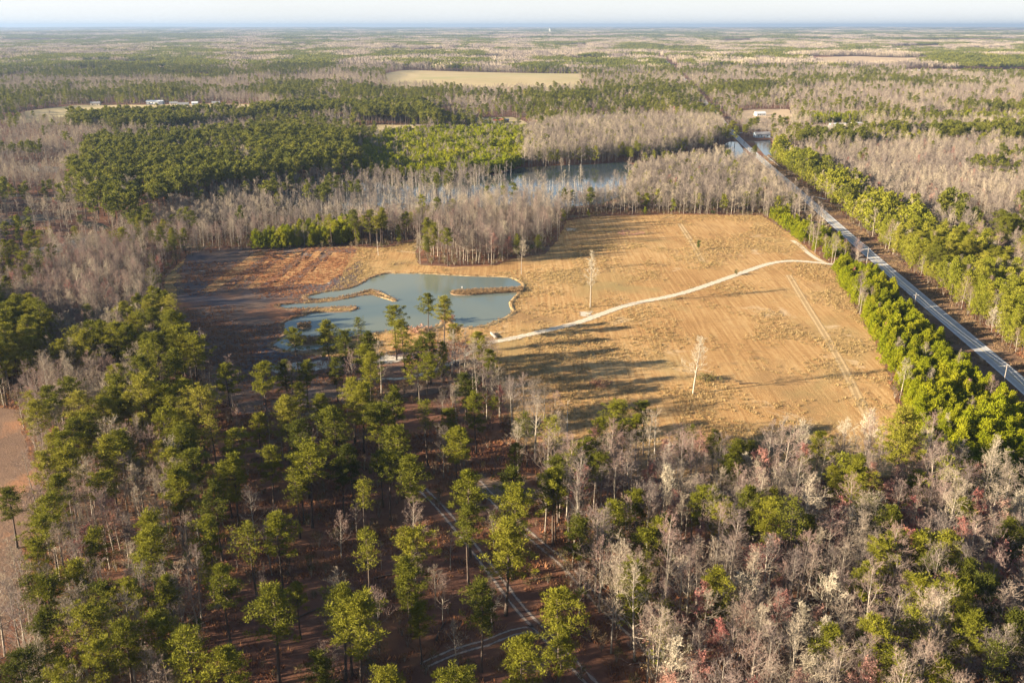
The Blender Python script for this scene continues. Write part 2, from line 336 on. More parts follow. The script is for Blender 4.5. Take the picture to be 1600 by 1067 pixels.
OPEN_PX = [(322,392),(400,391),(470,389),(540,386),(600,388),(640,378),(655,372),(648,395),(655,414),(700,417),(775,415),(800,404),(850,398),(872,375),(885,345),(930,338),(1060,335),(1190,337),
 (1230,362),(1262,388),(1296,412),(1312,440),(1345,495),(1380,560),(1396,620),(1425,690),(1448,735),(1380,748),(1290,752),(1200,756),(1100,752),(1010,748),(930,742),(880,738),(850,715),(812,690),(795,650),(780,600),
 (760,585),(735,570),(705,590),(660,600),(600,612),(520,628),(440,640),(380,640),(335,615),(305,570),(285,530),(262,500),(250,470),(258,435),(285,405)]
OPEN = GP(OPEN_PX)
POND_PX = [(479,464),(502,458),(543,452),(563,445),(579,435),(600,428.5),(612,427.7),(660,428),(711,431),(767,433),(795,434),(807,439),(815,445),(811,454),(806,462),(795,472),(797,482),(800,488),(786,497),(767,505),(743,511.5),(726,512),(711,509),(705,503),(697,498),(688,505),(678,512),(646,513),(617,516),(590,519),(547,527),(520,540),(493,547),(457,549),(439,545.5),(425,540),(435,533),(449.5,521),(443,513),(444,505),(457,499),(475,494),(489,489),(520,488.6),(549.6,486.4),(560,482.6),(556,479),(525,479.6),(491,481),(471,482.5),(444,481.4),(434,477.4),(457,475),(491,474),(525,470.6),(547,465.7),(570,461.6),(583,461.5),(599,466.5),(614,471),(621,470.3),(608,463),(591,455),(580,452.5),(577,453),(559,458),(529,464.6),(502,466.8),(480,466.8)]
POND = GP(POND_PX)
ISL = [GP([(703,459),(709,456),(749,453.4),(790,452),(818,450),(816,457),(800,458),(767,459.6),(730,462.4),(709,462)]),
       GP([(463,511),(467,507.5),(476,506.5),(486,508),(487,512),(480,515),(470,515)]),
       GP([(451,535),(466,527.5),(493,528.7),(515,526),(530,529),(525,535),(493,540),(466,541)]),
       GP([(481,503),(485,502),(487,504),(483,505)])]
sheet('meadow', OPEN, .02, M['meadow'], 3.0, 6)
sheet('pond_flat', GP([(290,400),(330,386),(560,386),(570,420),(560,448),(480,480),(500,500),(440,520),(450,552),(530,560),(600,560),(700,530),(740,540),(760,590),(700,610),(600,625),(440,650),(370,650),(300,590),(255,500)]), .04, M['marsh'], 3.0, 14)
def strip_plots():
    # slanting sedge strips left of the pond
    tops = [392, 424, 452, 486, 520, 560]; 
    for i, (a, b) in enumerate(zip([(398,394),(428,394),(452,394),(486,393),(520,394)], [(424,393),(447,394),(480,393),(512,393),(575,398)])):
        k = i*37; sheet('sedge_strip', GP([a, b, (b[0]-92+ i*6, 457-i*3), (a[0]-74+i*3 - (10 if i == 0 else 0), 455-i*3)]), .05, M['plot'], 2.5, 4)
strip_plots()
sheet('bare_field', GP([(-500,640),(-40,632),(30,640),(44,700),(62,760),(50,830),(25,900),(18,980),(-10,1060),(-900,1060)]), .02, M['baref'], 3.5, 6)
for nm, pg, z in (('sand_patch', [(415,573),(450,568),(505,564),(540,566),(535,574),(480,580),(430,582)], .06), ('sand_patch', [(572,560),(600,556),(640,558),(618,566),(580,568)], .06),
                  ('sand_patch', [(884,357),(902,357),(900,361),(886,361)], .06), ('sand_patch', [(905,488),(925,487),(922,495),(908,495)], .06),
                  ('sand_patch', [(1440,580),(1452,590),(1446,600)], .06)):
    sheet(nm, GP(pg), z, M['sand'], 1.2, 3)
sheet('clay_patch', GP([(965,362),(980,359),(1000,361),(1010,365),(985,368),(968,367)]), .06, M['clay'], 1.5, 4)
for pg in ([(700,545),(790,540),(860,580),(850,640),(870,720),(800,690),(780,600)],):
    pass

# ponds
def flat_poly(name, poly, z, mat):
    return tag(obj(name, mesh(name, [(x, y, z) for x, y in poly], [tuple(range(len(poly)))], [mat])), kind='structure')
def ring(name, poly, prof, mat, seed=0):
    """mounded bank following an outline: prof = list of (offset outward, height)"""
    P = smooth_line(list(poly)+[poly[0]], 1.8)[:-1]; n = len(P)
    T = np.roll(P, -1, 0)-np.roll(P, 1, 0); T /= np.linalg.norm(T, axis=1)[:, None]+1e-9; Nn = np.stack([T[:, 1], -T[:, 0]], 1)
    A = np.sum(P[:, 0]*np.roll(P[:, 1], -1)-P[:, 1]*np.roll(P[:, 0], -1));  Nn = Nn if A > 0 else -Nn
    rs = np.random.RandomState(seed); V = []; k = len(prof)
    for off, hh in prof:
        w = fbm(P[:, 0]*1.0, P[:, 1]*1.0, 5, 2)-.5
        q = P+Nn*(off+w*1.0)[:, None]; V.append(np.column_stack([q, hh*(1+.5*(fbm(P[:, 0]+50, P[:, 1], 3, 2)-.5)) if hh > .1 else np.full(n, hh)]))
    V = np.concatenate(V); f = []
    for a in range(k-1):
        for i in range(n): j = (i+1) % n; f.append((a*n+i, a*n+j, (a+1)*n+j, (a+1)*n+i))
    return tag(obj(name, mesh(name, V, np.array(f), [mat])), kind='structure')
flat_poly('pond_water', POND, .09, M['pond'])
ring('pond_bank', POND, [(-.3, -.05), (.2, .25), (.7, .42), (1.3, .32), (2.3, .03)], M['bank'])
bo = bpy.data.objects['pond_bank']; bo.data.materials.append(M['bank_tan'])
for pl_ in bo.data.polygons: pl_.material_index = int(bo.data.vertices[pl_.vertices[0]].co.x > -62)
def mound(poly, hh=1.0):
    # filled spit: rings shrinking towards the middle line
    P = smooth_line(list(poly)+[poly[0]], 2.0)[:-1]; n = len(P); c = P.mean(0)
    V = [np.column_stack([P, np.full(n, .0)])]; f = []
    d = P-c; L = np.linalg.norm(d, axis=1)[:, None]
    # shrink across the short axis mainly
    u = np.linalg.svd(d, full_matrices=False)[2][0]; al = d@u; ac = d-np.outer(al, u)
    for s, h2 in ((.75, .6), (.4, .9), (.0, 1.0)):
        q = c+np.outer(al*(.96 if s > .5 else .93), u)+ac*s
        V.append(np.column_stack([q, hh*h2*(.8+.4*fbm(q[:, 0], q[:, 1], 4, 2))]))
    V = np.concatenate(V)
    for a in range(3):
        for i in range(n): j = (i+1) % n; f.append((a*n+i, a*n+j, (a+1)*n+j, (a+1)*n+i))
    return tag(obj('grassy_spit', mesh('grassy_spit', V, np.array(f), [M['spit']])), kind='structure')
for k, p in enumerate(ISL): mound(p, .7 if k != 3 else .5)

LAKE_PX = [(740,300),(770,275),(815,262),(870,259),(930,257),(975,253),(990,258),(1040,248),(1100,240),(1120,230),(1140,222),(1152,222),(1160,232),(1180,256),(1150,262),(1100,258),(1040,262),(985,272),(978,284),(985,300),(940,318),(880,325),(800,322)]
SWAMP_PX = [(430,305),(500,280),(560,268),(640,262),(700,262),(760,268),(800,290),(790,320),(700,335),(600,345),(500,345),(430,335)]
flat_poly('lake_water', GP(LAKE_PX), .06, M['lake'])
flat_poly('swamp_water', GP(SWAMP_PX), .03, M['lake'])
flat_poly('lake_water', GP([(1178,222),(1203,219),(1209,249),(1204,253),(1192,240)]), .06, M['lake'])
flat_poly('marsh_water', GP([(45,392),(92,380),(130,372),(178,370),(185,380),(140,392),(90,402),(50,405)]), .05, M['lake'])
flat_poly('marsh_water', GP([(130,345),(160,350),(175,358),(150,362),(128,352)]), .05, M['lake'])
flat_poly('marsh_water', GP([(28,262),(60,258),(92,262),(90,270),(35,268)]), .05, M['lake'])

# ------------------------------------------------------------------ the road
RP = [(166, 150), (172, 220), (181, 294), (187.5, 363), (200, 494), (217, 660), (236, 848), (262, 1080), (318, 1508), (372, 1907), (420, 2300), (520, 3100), (640, 4200)]
RC = smooth_line(RP, 12)
sheet('road_verge', None, .05, M['verge'], 4.0, 5, line=[tuple(p) for p in RC[RC[:, 1] < 900]][::3], hw=12)
ribbon('road', RC, -3.5, 3.5, .10, M['road'])
ribbon('road_marking', RC, -3.25, -3.05, .125, M['white']); ribbon('road_marking', RC, 3.05, 3.25, .125, M['white'])
ribbon('road_marking', RC, -.2, -.08, .125, M['yellow']); ribbon('road_marking', RC, .08, .2, .125, M['yellow'])
ribbon('sandy_lane', smooth_line(GP([(762,536),(800,529),(835,521),(900,505),(945,489),(985,476),(1060,460),(1110,444),(1150,430),(1200,413),(1235,408),(1270,410),(1300,413),(1325,411),(1352,405)]), 3), -2.3, 2.3, .13, M['lane'])
ribbon('sandy_lane', smooth_line(GP([(1238,376),(1250,384),(1262,395),(1275,404),(1292,413)]), 3), -1.8, 1.8, .12, M['lane'])
ribbon('sandy_lane', smooth_line(GP([(560,592),(600,592),(640,590),(700,570),(740,548),(770,535)]), 3), -1.3, 1.3, .11, M['lane'])
ribbon('wheel_track', smooth_line(GP([(660,765),(690,795),(735,850),(770,895),(812,950),(845,985),(880,1020),(940,1085)]), 3), -1.9, 1.9, .08, M['ruts'])
ribbon('wheel_track', smooth_line(GP([(745,752),(780,790),(820,830),(880,880),(940,945),(1000,1000),(1080,1080)]), 3), -1.9, 1.9, .08, M['ruts'])
ribbon('wheel_track', smooth_line(GP([(660,1040),(710,1018),(760,1004),(800,988),(835,982)]), 3), -1.7, 1.7, .08, M['ruts'])
ribbon('mown_track', smooth_line(GP([(1232,430),(1262,480),(1290,525),(1318,575),(1340,620),(1365,670),(1390,725)]), 3), -1.9, 1.9, .07, M['wheel'])
ribbon('mown_track', smooth_line(GP([(1062,350),(1072,365),(1085,385),(1098,410)]), 3), -2.0, 2.0, .07, M['wheel'])
ribbon('gravel_strip', smooth_line(GP([(1400,478),(1432,503),(1480,552),(1530,602),(1600,672),(1680,760)]), 4), -.9, .9, .09, M['gravel'])
ribbon('driveway', smooth_line(GP([(1212,270),(1225,269),(1240,272)]), 4), -1.8, 1.8, .13, M['gravel'])
ribbon('driveway', smooth_line(GP([(1262,309),(1275,308),(1290,312)]), 4), -1.5, 1.5, .13, M['gravel'])
ribbon('side_road', smooth_line(GP([(1040,206),(1100,209),(1160,208)]), 10), -3, 3, .08, M['road'])
ribbon('side_road', smooth_line(GP([(545,198),(660,196),(750,197),(820,200)]), 10), -3, 3, .08, M['gravel'])
# far fields
FARM_PX = [('farm', [(600,126),(603,115),(636,110),(766,111),(946,114),(1000,115),(1040,118),(1060,122),(963,122),(905,125),(915,140),(925,143),(766,145),(700,141),(616,137)]),
 ('farm', [(5,192),(40,176),(120,166),(240,165),(330,163),(400,165),(410,180),(250,190),(150,198)]),
 ('farm_tan', [(130,99),(200,98),(275,100),(280,105),(200,106),(135,104)]),
 ('farm_tan', [(1275,93),(1340,91),(1440,93),(1450,98),(1400,106),(1290,107)]), ('farm', [(1180,86),(1270,91),(1262,97),(1200,93)]),
 ('farm_tan', [(1420,109),(1600,108),(1760,110),(1760,118),(1430,115)]), ('farm_tan', [(640,79),(690,78),(700,83),(650,85)]), ('farm_tan', [(1385,73),(1460,72),(1480,78),(1400,79)]),
 ('farm_tan', [(1515,70),(1600,70),(1600,74),(1520,74)]), ('farm', [(1130,64),(1170,63),(1175,67),(1135,68)]), ('farm_tan', [(1145,176),(1180,172),(1232,172),(1240,186),(1225,205),(1165,203)]),
 ('farm', [(740,186),(800,184),(822,192),(830,206),(760,204)]), ('farm', [(545,198),(600,196),(660,198),(660,212),(550,212)]), ('farm_tan', [(1265,196),(1340,195),(1350,206),(1270,208)]),
 ('farm_tan', [(940,188),(1070,186),(1080,194),(950,196)]), ('farm', [(520,66),(560,65),(566,69),(522,70)]), ('farm_tan', [(860,73),(915,72),(920,76),(866,77)])]
for k, (mt, pg) in enumerate(FARM_PX):
    g = GP(pg); ext = max(np.ptp(np.array(g), axis=0)); sheet('farm_field', g, .15, M[mt], max(6, ext/60), ext/80)

# ------------------------------------------------------------------ tree shapes
class MB:
    def __init__(s): s.v = []; s.f = []; s.n = 0
    def add(s, v, f): s.v.append(v); s.f.append(f+s.n); s.n += len(v)
    def tube(s, pts, rad, k=5):
        pts = np.asarray(pts, float); rad = np.asarray(rad, float); n = len(pts); T = np.gradient(pts, axis=0); T /= np.linalg.norm(T, axis=1)[:, None]+1e-9
        ref = np.array([1, 0, 0]) if abs(T[0, 0]) < .8 else np.array([0, 1, 0])
        A = np.cross(T, ref); A /= np.linalg.norm(A, axis=1)[:, None]+1e-9; B = np.cross(T, A)
        a = np.arange(k)*2*math.pi/k
        V = (pts[:, None]+rad[:, None, None]*(np.cos(a)[None, :, None]*A[:, None]+np.sin(a)[None, :, None]*B[:, None])).reshape(-1, 3)
        f = []
        for i in range(n-1):
            for j in range(k):
                q = (i*k+j, i*k+(j+1) % k, (i+1)*k+(j+1) % k, (i+1)*k+j); f += [(q[0], q[1], q[2]), (q[0], q[2], q[3])]
        s.add(V, np.array(f))
    def sliver(s, p0, p1, w0, rng):
        """thin twigs: one tapered triangle each (arrays)"""
        p0 = np.asarray(p0); p1 = np.asarray(p1); d = p1-p0; r = rng.normal(size=d.shape); c = np.cross(d, r); c /= np.linalg.norm(c, axis=1)[:, None]+1e-9
        w = np.asarray(w0).reshape(-1, 1) if np.ndim(w0) else w0
        n = len(p0); V = np.empty((n, 3, 3)); V[:, 0] = p0-c*w; V[:, 1] = p0+c*w; V[:, 2] = p1
        s.add(V.reshape(-1, 3), np.arange(3*n).reshape(-1, 3))
    def tufts(s, c, rad, n, ln, wd, rng, up=.5, out=None):
        """n needle-tuft triangles scattered in an ellipsoid round each centre c (K,3)"""
        c = np.asarray(c); K = len(c); rad = np.asarray(rad)
        q = rng.normal(size=(K, n, 3)); q /= np.linalg.norm(q, axis=2)[:, :, None]; q *= rng.rand(K, n, 1)**.45
        d = q+np.array([0, 0, up]); d += rng.normal(size=d.shape)*.35; d /= np.linalg.norm(d, axis=2)[:, :, None]
        p = c[:, None]+q*rad.reshape(K, 1, -1)
        l = ln*(.6+.8*rng.rand(K, n, 1)); r = rng.normal(size=d.shape); w = np.cross(d, r); w /= np.linalg.norm(w, axis=2)[:, :, None]; w *= wd*(.6+.8*rng.rand(K, n, 1))
        V = np.stack([p-w*.5, p+w*.5, p+d*l], 2).reshape(-1, 3); s.add(V, np.arange(len(V)).reshape(-1, 3))
    def get(s): return np.concatenate(s.v), np.concatenate(s.f)

def pine_shape(seed, h=23., base=.5, rad=3.7, nb=46, per=60, ln=.50, wd=.15, cl=1.0, top=.0, lean=.4):
    """tall pine: bare tapered trunk, whorled limbs, tufted crown. returns (trunk v,f), (crown v,f)"""
    rng = np.random.RandomState(seed); T = MB(); C = MB()
    ph = rng.rand()*6.28; zz = np.linspace(0, 1, 9); bend = lambda t: np.stack([lean*np.sin(t*2.6+ph)-lean*math.sin(ph), lean*np.cos(t*2.1+ph)-lean*math.cos(ph), t*h], -1)
    T.tube(bend(zz), (.011*h+.06)*(1-zz*.86)*np.where(zz < .01, 1.3, 1), 6)
    asym = rng.rand()*6.28; cc = []; cr_ = []
    rad = rad*1.18; cl = cl*1.12
    for i in range(nb):
        t = (i+rng.rand())/nb; zt = base+(1-base)*(t**.85)
        prof = (math.sin(math.pi*min(1, (t*.80+.17)))**.75)*(1-.30*t) + .04
        if t < .25: prof *= .55+.9*rng.rand()
        L = rad*prof*(.65+.5*rng.rand())
        a = i*2.4+rng.normal()*.35; L *= 1+.26*math.cos(a-asym)
        if rng.rand() < .12: continue
        el = R(-6+50*t+rng.normal()*9); b = bend(np.array(min(zt, .985)))
        d = np.array([math.cos(a)*math.cos(el), math.sin(a)*math.cos(el), math.sin(el)])
        sst = np.linspace(0, 1, 4)[:, None]; path = b+d*L*sst+np.array([0, 0, 1.])*(sst**2)*L*.16
        T.tube(path[[0, 2, 3]], np.array([.055+.012*L, .04, .012])*(h/23), 3)
        for u in (np.linspace(.45, 1.0, 3) if L > 1.6 else (.75, 1.0) if L > .9 else (.9,)):
            cc.append(b+d*L*u+np.array([0, 0, L*.16*u*u])+rng.normal(size=3)*np.array([.38, .38, .2])*cl*(.5+.14*L)); cr_.append((.55+.45*rng.rand())*cl)
    cc.append(bend(np.array(.99))); cr_.append(.7*cl)
    cc = np.array(cc); cr_ = np.array(cr_)[:, None]*np.array([[.95, .95, .58]])
    C.tufts(cc, cr_, per, ln, wd, rng, .55)
    if top:  # dead stubs on the bare trunk
        k = int(top); q = rng.rand(k)*.3+base-.32; p0 = bend(q); a = rng.rand(k)*6.28; T.sliver(p0, p0+np.stack([np.cos(a), np.sin(a), .1*np.ones(k)], 1)*(.6+.9*rng.rand(k))[:, None], .05, rng)
    return T.get(), C.get()
def young_shape(seed, h=8., rad=2.5, nb=44, per=24, ln=.5, wd=.2, base=.04):
    rng = np.random.RandomState(seed); T = MB(); C = MB(); zz = np.linspace(0, 1, 4)
    T.tube(np.stack([zz*.1, zz*0, zz*h*.97], -1), .1*(1-.85*zz), 4); cc = []; rr = []
    for i in range(nb):
        t = (i+rng.rand())/nb; z = h*(base+(.97-base)*t); L = rad*(1-t)**.7*(.6+.55*rng.rand())+.12; a = i*2.4+rng.normal()*.3
        for u in ((.5, 1.) if L > .8 else (1.,)):
            cc.append((L*u*math.cos(a), L*u*math.sin(a), z+L*u*.45)); rr.append(.34+.28*rng.rand())
    rr = np.array(rr)[:, None]*np.array([[.85, .85, 1.15]]); C.tufts(np.array(cc), rr, per, ln, wd, rng, 1.1)
    return T.get(), C.get()
def bare_shape(seed, h=20., base=.38, spread=.27, n1=15, n2=6, n3=5, n4=4, w=1.0, up=.55, forks=1, sides=4, bud=0, thick=1.0):
    rng = np.random.RandomState(seed); T = MB(); C = MB()
    nrm = lambda q: q/(np.linalg.norm(q, axis=-1, keepdims=True)+1e-9)
    ph = rng.rand()*6.28; zz = np.linspace(0, 1, 9); lean = .035*h*rng.rand()
    path = lambda t: np.stack([lean*np.sin(t*2.2+ph)-lean*math.sin(ph), lean*np.cos(t*2.7+ph)-lean*math.cos(ph), t*h], -1)
    T.tube(path(zz), (.0085*h+.035)*thick*(1-.93*zz)+.012, 6)
    P0 = []; D0 = []; L0 = []; R0 = []
    for i in range(n1):
        t = (i+.6*rng.rand())/n1; zt = base+(.97-base)*t; L = spread*h*(1-.62*t)*(.7+.5*rng.rand())*(1.0 if t > .12 else .7)
        a = i*2.4+rng.normal()*.4; el = R(28+38*t*up*1.6+rng.normal()*9)
        P0.append(path(np.array(zt))); D0.append((math.cos(a)*math.cos(el), math.sin(a)*math.cos(el), math.sin(el))); L0.append(L); R0.append(max(.03, (.0085*h)*thick*(1-.9*zt)*.62))
    P0 = np.array(P0); D0 = np.array(D0); L0 = np.array(L0); R0 = np.array(R0)
    ends = []
    def curve(p, d, L, wob):
        k = 4; pts = [p]; q = d.copy()
        for j in range(k):
            q = nrm(q+rng.normal(size=3)*wob+np.array([0, 0, .10*up*2])); pts.append(pts[-1]+q*L/k)
        return np.array(pts)
    lim = [curve(p, d, L, .16) for p, d, L in zip(P0, D0, L0)]
    for c, r in zip(lim, R0): T.tube(c, r*np.linspace(1, .3, 5), 3 if sides < 5 else 4)
    # generic spawning along polylines
    def spawn(lines, lens, n, frac, ang):
        p = []; d = []; l = []
        for c, L in zip(lines, lens):
            for j in range(n):
                u = .25+.75*(j+rng.rand())/n; x = u*(len(c)-1); i0 = min(int(x), len(c)-2); fr = x-i0
                q = c[i0]*(1-fr)+c[i0+1]*fr; t = nrm(c[i0+1]-c[i0]); r = nrm(np.cross(t, rng.normal(size=3))); a_ = R(ang+rng.normal()*10)
                p.append(q); d.append(nrm(t*math.cos(a_)+r*math.sin(a_)+np.array([0, 0, .22*up]))); l.append(L*frac*(1.15-.55*u)*(.7+.6*rng.rand()))
        return np.array(p), np.array(d), np.array(l)
    p, d, l = spawn(lim, L0, n2, .52, 42); top_l = [path(np.linspace(.55, 1, 5))]
    p2, d2, l2 = spawn(top_l, [h*.22], n2*2, .5, 40); p = np.concatenate([p, p2]); d = np.concatenate([d, d2]); l = np.concatenate([l, l2])
    mid = p+d*l[:, None]*.5+rng.normal(size=p.shape)*.05*l[:, None]; end = mid+nrm(d+rng.normal(size=d.shape)*.2+np.array([0, 0, .2*up]))*l[:, None]*.5
    C.sliver(p, mid, .045*w, rng); C.sliver(p, mid+(mid-p)*.3, .04*w, rng); C.sliver(mid-(end-mid)*.15, end, .036*w, rng)
    lines = [np.stack([a, b, c]) for a, b, c in zip(p, mid, end)]
    p, d, l3 = spawn(lines, l, n3, .55, 38); e = p+d*l3[:, None]; C.sliver(p, e, .028*w, rng)
    if n4:
        lines = [np.stack([a, b]) for a, b in zip(p, e)]
        p, d, l4 = spawn(lines, l3, n4, .62, 34); l4 = np.maximum(l4, .35); e = p+d*l4[:, None]; C.sliver(p, e, .021*w, rng)
    if bud:
        B = e[rng.rand(len(e)) < bud]; C.tufts(B, np.full((len(B), 1), .12), 2, .28, .16, rng, .2)
    return T.get(), C.get()
def snag_shape(seed, h=14., w=1.0, n=16):
    rng = np.random.RandomState(seed); T = MB(); C = MB(); zz = np.linspace(0, 1, 6)
    T.tube(np.stack([.3*np.sin(zz*2), .2*zz, zz*h], -1), .16*w*(1-.8*zz)+.02, 5)
    q = .25+.72*rng.rand(n); p = np.stack([.3*np.sin(q*2), .2*q, q*h], -1); a = rng.rand(n)*6.28; L = (1.2+1.6*rng.rand(n))*(1.1-q*.6)
    e = p+np.stack([np.cos(a)*.8, np.sin(a)*.8, .5*np.ones(n)], 1)*L[:, None]; C.sliver(p, e, .05*w, rng)
    i = rng.randint(0, n, n*4); u = .3+.7*rng.rand(n*4, 1); p2 = p[i]*(1-u)+e[i]*u; d = rng.normal(size=p2.shape)+np.array([0, 0, .5]); C.sliver(p2, p2+d*.45, .03*w, rng)
    return T.get(), C.get()
def bush_shape(seed, h=2.2, r=1.4, n=14, per=12, ln=.4, wd=.2, stems=10):
    rng = np.random.RandomState(seed); T = MB(); C = MB()
    a = rng.rand(stems)*6.28; e = np.stack([np.cos(a)*r*.7*rng.rand(stems), np.sin(a)*r*.7*rng.rand(stems), h*(.6+.4*rng.rand(stems))], 1); T.sliver(e*0, e, .04, rng)
    c = np.stack([rng.normal(size=n)*r*.45, rng.normal(size=n)*r*.45, h*(.25+.6*rng.rand(n))], 1); C.tufts(c, np.full((n, 1), .45), per, ln, wd, rng, .5); return T.get(), C.get()

KINDS = {}
def kind(key, near, far, tm, cm, fm=None, tm_far=None):
    KINDS[key] = dict(near=near, far=far, tm=M[tm], cm=M[cm], fm=M[fm or cm])
# base heights: shapes are built at their own metre size, instances scale by wanted height / base height
kind('pine', [pine_shape(1, 23, .52, 3.6, top=8), pine_shape(2, 23, .44, 4.1, 54, top=6), pine_shape(3, 23, .60, 3.4, 38, top=10), pine_shape(4, 23, .50, 3.1, 46, top=8), pine_shape(5, 23, .64, 4.2, 38, top=8), pine_shape(6, 23, .40, 3.3, 54, top=4), pine_shape(7, 23, .56, 3.0, 34, per=26, cl=1.1, top=8), pine_shape(8, 23, .48, 3.9, 44, top=8)],
     [pine_shape(20+i, 23, .46+.05*i, 3.6, 16, 11, 1.25, .75, 1.45) for i in range(4)], 'bark_pine', 'pine', 'pine_far')
kind('mid', [pine_shape(31, 15, .26, 2.9, 40, 26, .6, .24), pine_shape(32, 15, .20, 2.5, 42, 26, .6, .24), pine_shape(33, 15, .32, 3.2, 36, 26, .6, .24), pine_shape(34, 15, .15, 2.4, 44, 24, .6, .24)],
     [pine_shape(40+i, 15, .25, 2.9, 15, 9, 1.2, .7, 1.3) for i in range(3)], 'bark_pine', 'mid')
kind('young', [young_shape(51), young_shape(52, rad=2.9), young_shape(53, rad=2.1), young_shape(54, nb=50), young_shape(55, 7, 2.6), young_shape(56, 9, 2.7)], [young_shape(60+i, nb=12, per=9, ln=1.1, wd=.55) for i in range(3)], 'bark_pine', 'young')
kind('bare', [bare_shape(71, 20, .30, .31, 18, w=.8), bare_shape(72, 20, .26, .37, 19, w=.8, thick=1.15), bare_shape(73, 20, .38, .28, 16, w=.8), bare_shape(74, 20, .26, .36, 18, w=.85, thick=1.2), bare_shape(75, 20, .32, .34, 18, w=.8), bare_shape(76, 20, .42, .29, 15, w=.8)],
     [bare_shape(80+i, 20, .26, .36, 13, 6, 4, 2, 1.7) for i in range(5)], 'bark_grey', 'twig', 'twig_far')
kind('red', [bare_shape(91, 15, .33, .30, w=.8, bud=.25), bare_shape(92, 15, .26, .36, w=.8, bud=.2), bare_shape(93, 15, .36, .28, w=.8, bud=.28)], [bare_shape(95+i, 15, .35, .25, 8, 4, 4, 2, 3.4) for i in range(2)], 'bark_grey', 'twig_red')
kind('oak', [bare_shape(101, 16, .22, .42, 17, 7, 5, 4, 1.5, .75, thick=1.3), bare_shape(102, 16, .18, .46, 18, 7, 5, 4, 1.5, .8, thick=1.3)], [bare_shape(103, 16, .2, .42, 10, 5, 4, 2, 3)], 'bark_grey', 'twig_pale')
kind('lone', [bare_shape(601, 20, .30, .28, 18, 6, 5, 4, 1.2, .7, thick=1.4), bare_shape(602, 20, .34, .24, 18, 6, 5, 4, 1.2, .8, thick=1.3)], [bare_shape(603, 20, .38, .17, 9, 4, 4, 2, 2)], 'bark_grey', 'twig_pale')
kind('snag', [snag_shape(111), snag_shape(112), snag_shape(113)], [snag_shape(114+i, w=2.2, n=8) for i in range(3)], 'dead', 'dead')
kind('bush', [bush_shape(121), bush_shape(122, 1.6, 1.6), bush_shape(123, 2.8, 1.3)], [bush_shape(124, n=6, per=8, ln=.9, wd=.45)], 'bark_grey', 'shrub')
kind('ever', [bush_shape(131, 3.6, 1.7, 24, 18), bush_shape(132, 4.5, 1.6, 26, 18)], [bush_shape(133, 4, 1.8, 9, 8, 1.0, .5)], 'bark_grey', 'evergreen')
BASEH = dict(pine=23, mid=15, young=8, bare=20, red=15, oak=16, lone=20, snag=14, bush=2.4, ever=4.0)
for k, d in KINDS.items():
    d['tmesh'] = [mesh('trunk', v, f, [d['tm']]) for (v, f), _ in d['near']]
    d['cmesh'] = [mesh('crown', v, f, [d['cm']]) for _, (v, f) in d['near']]

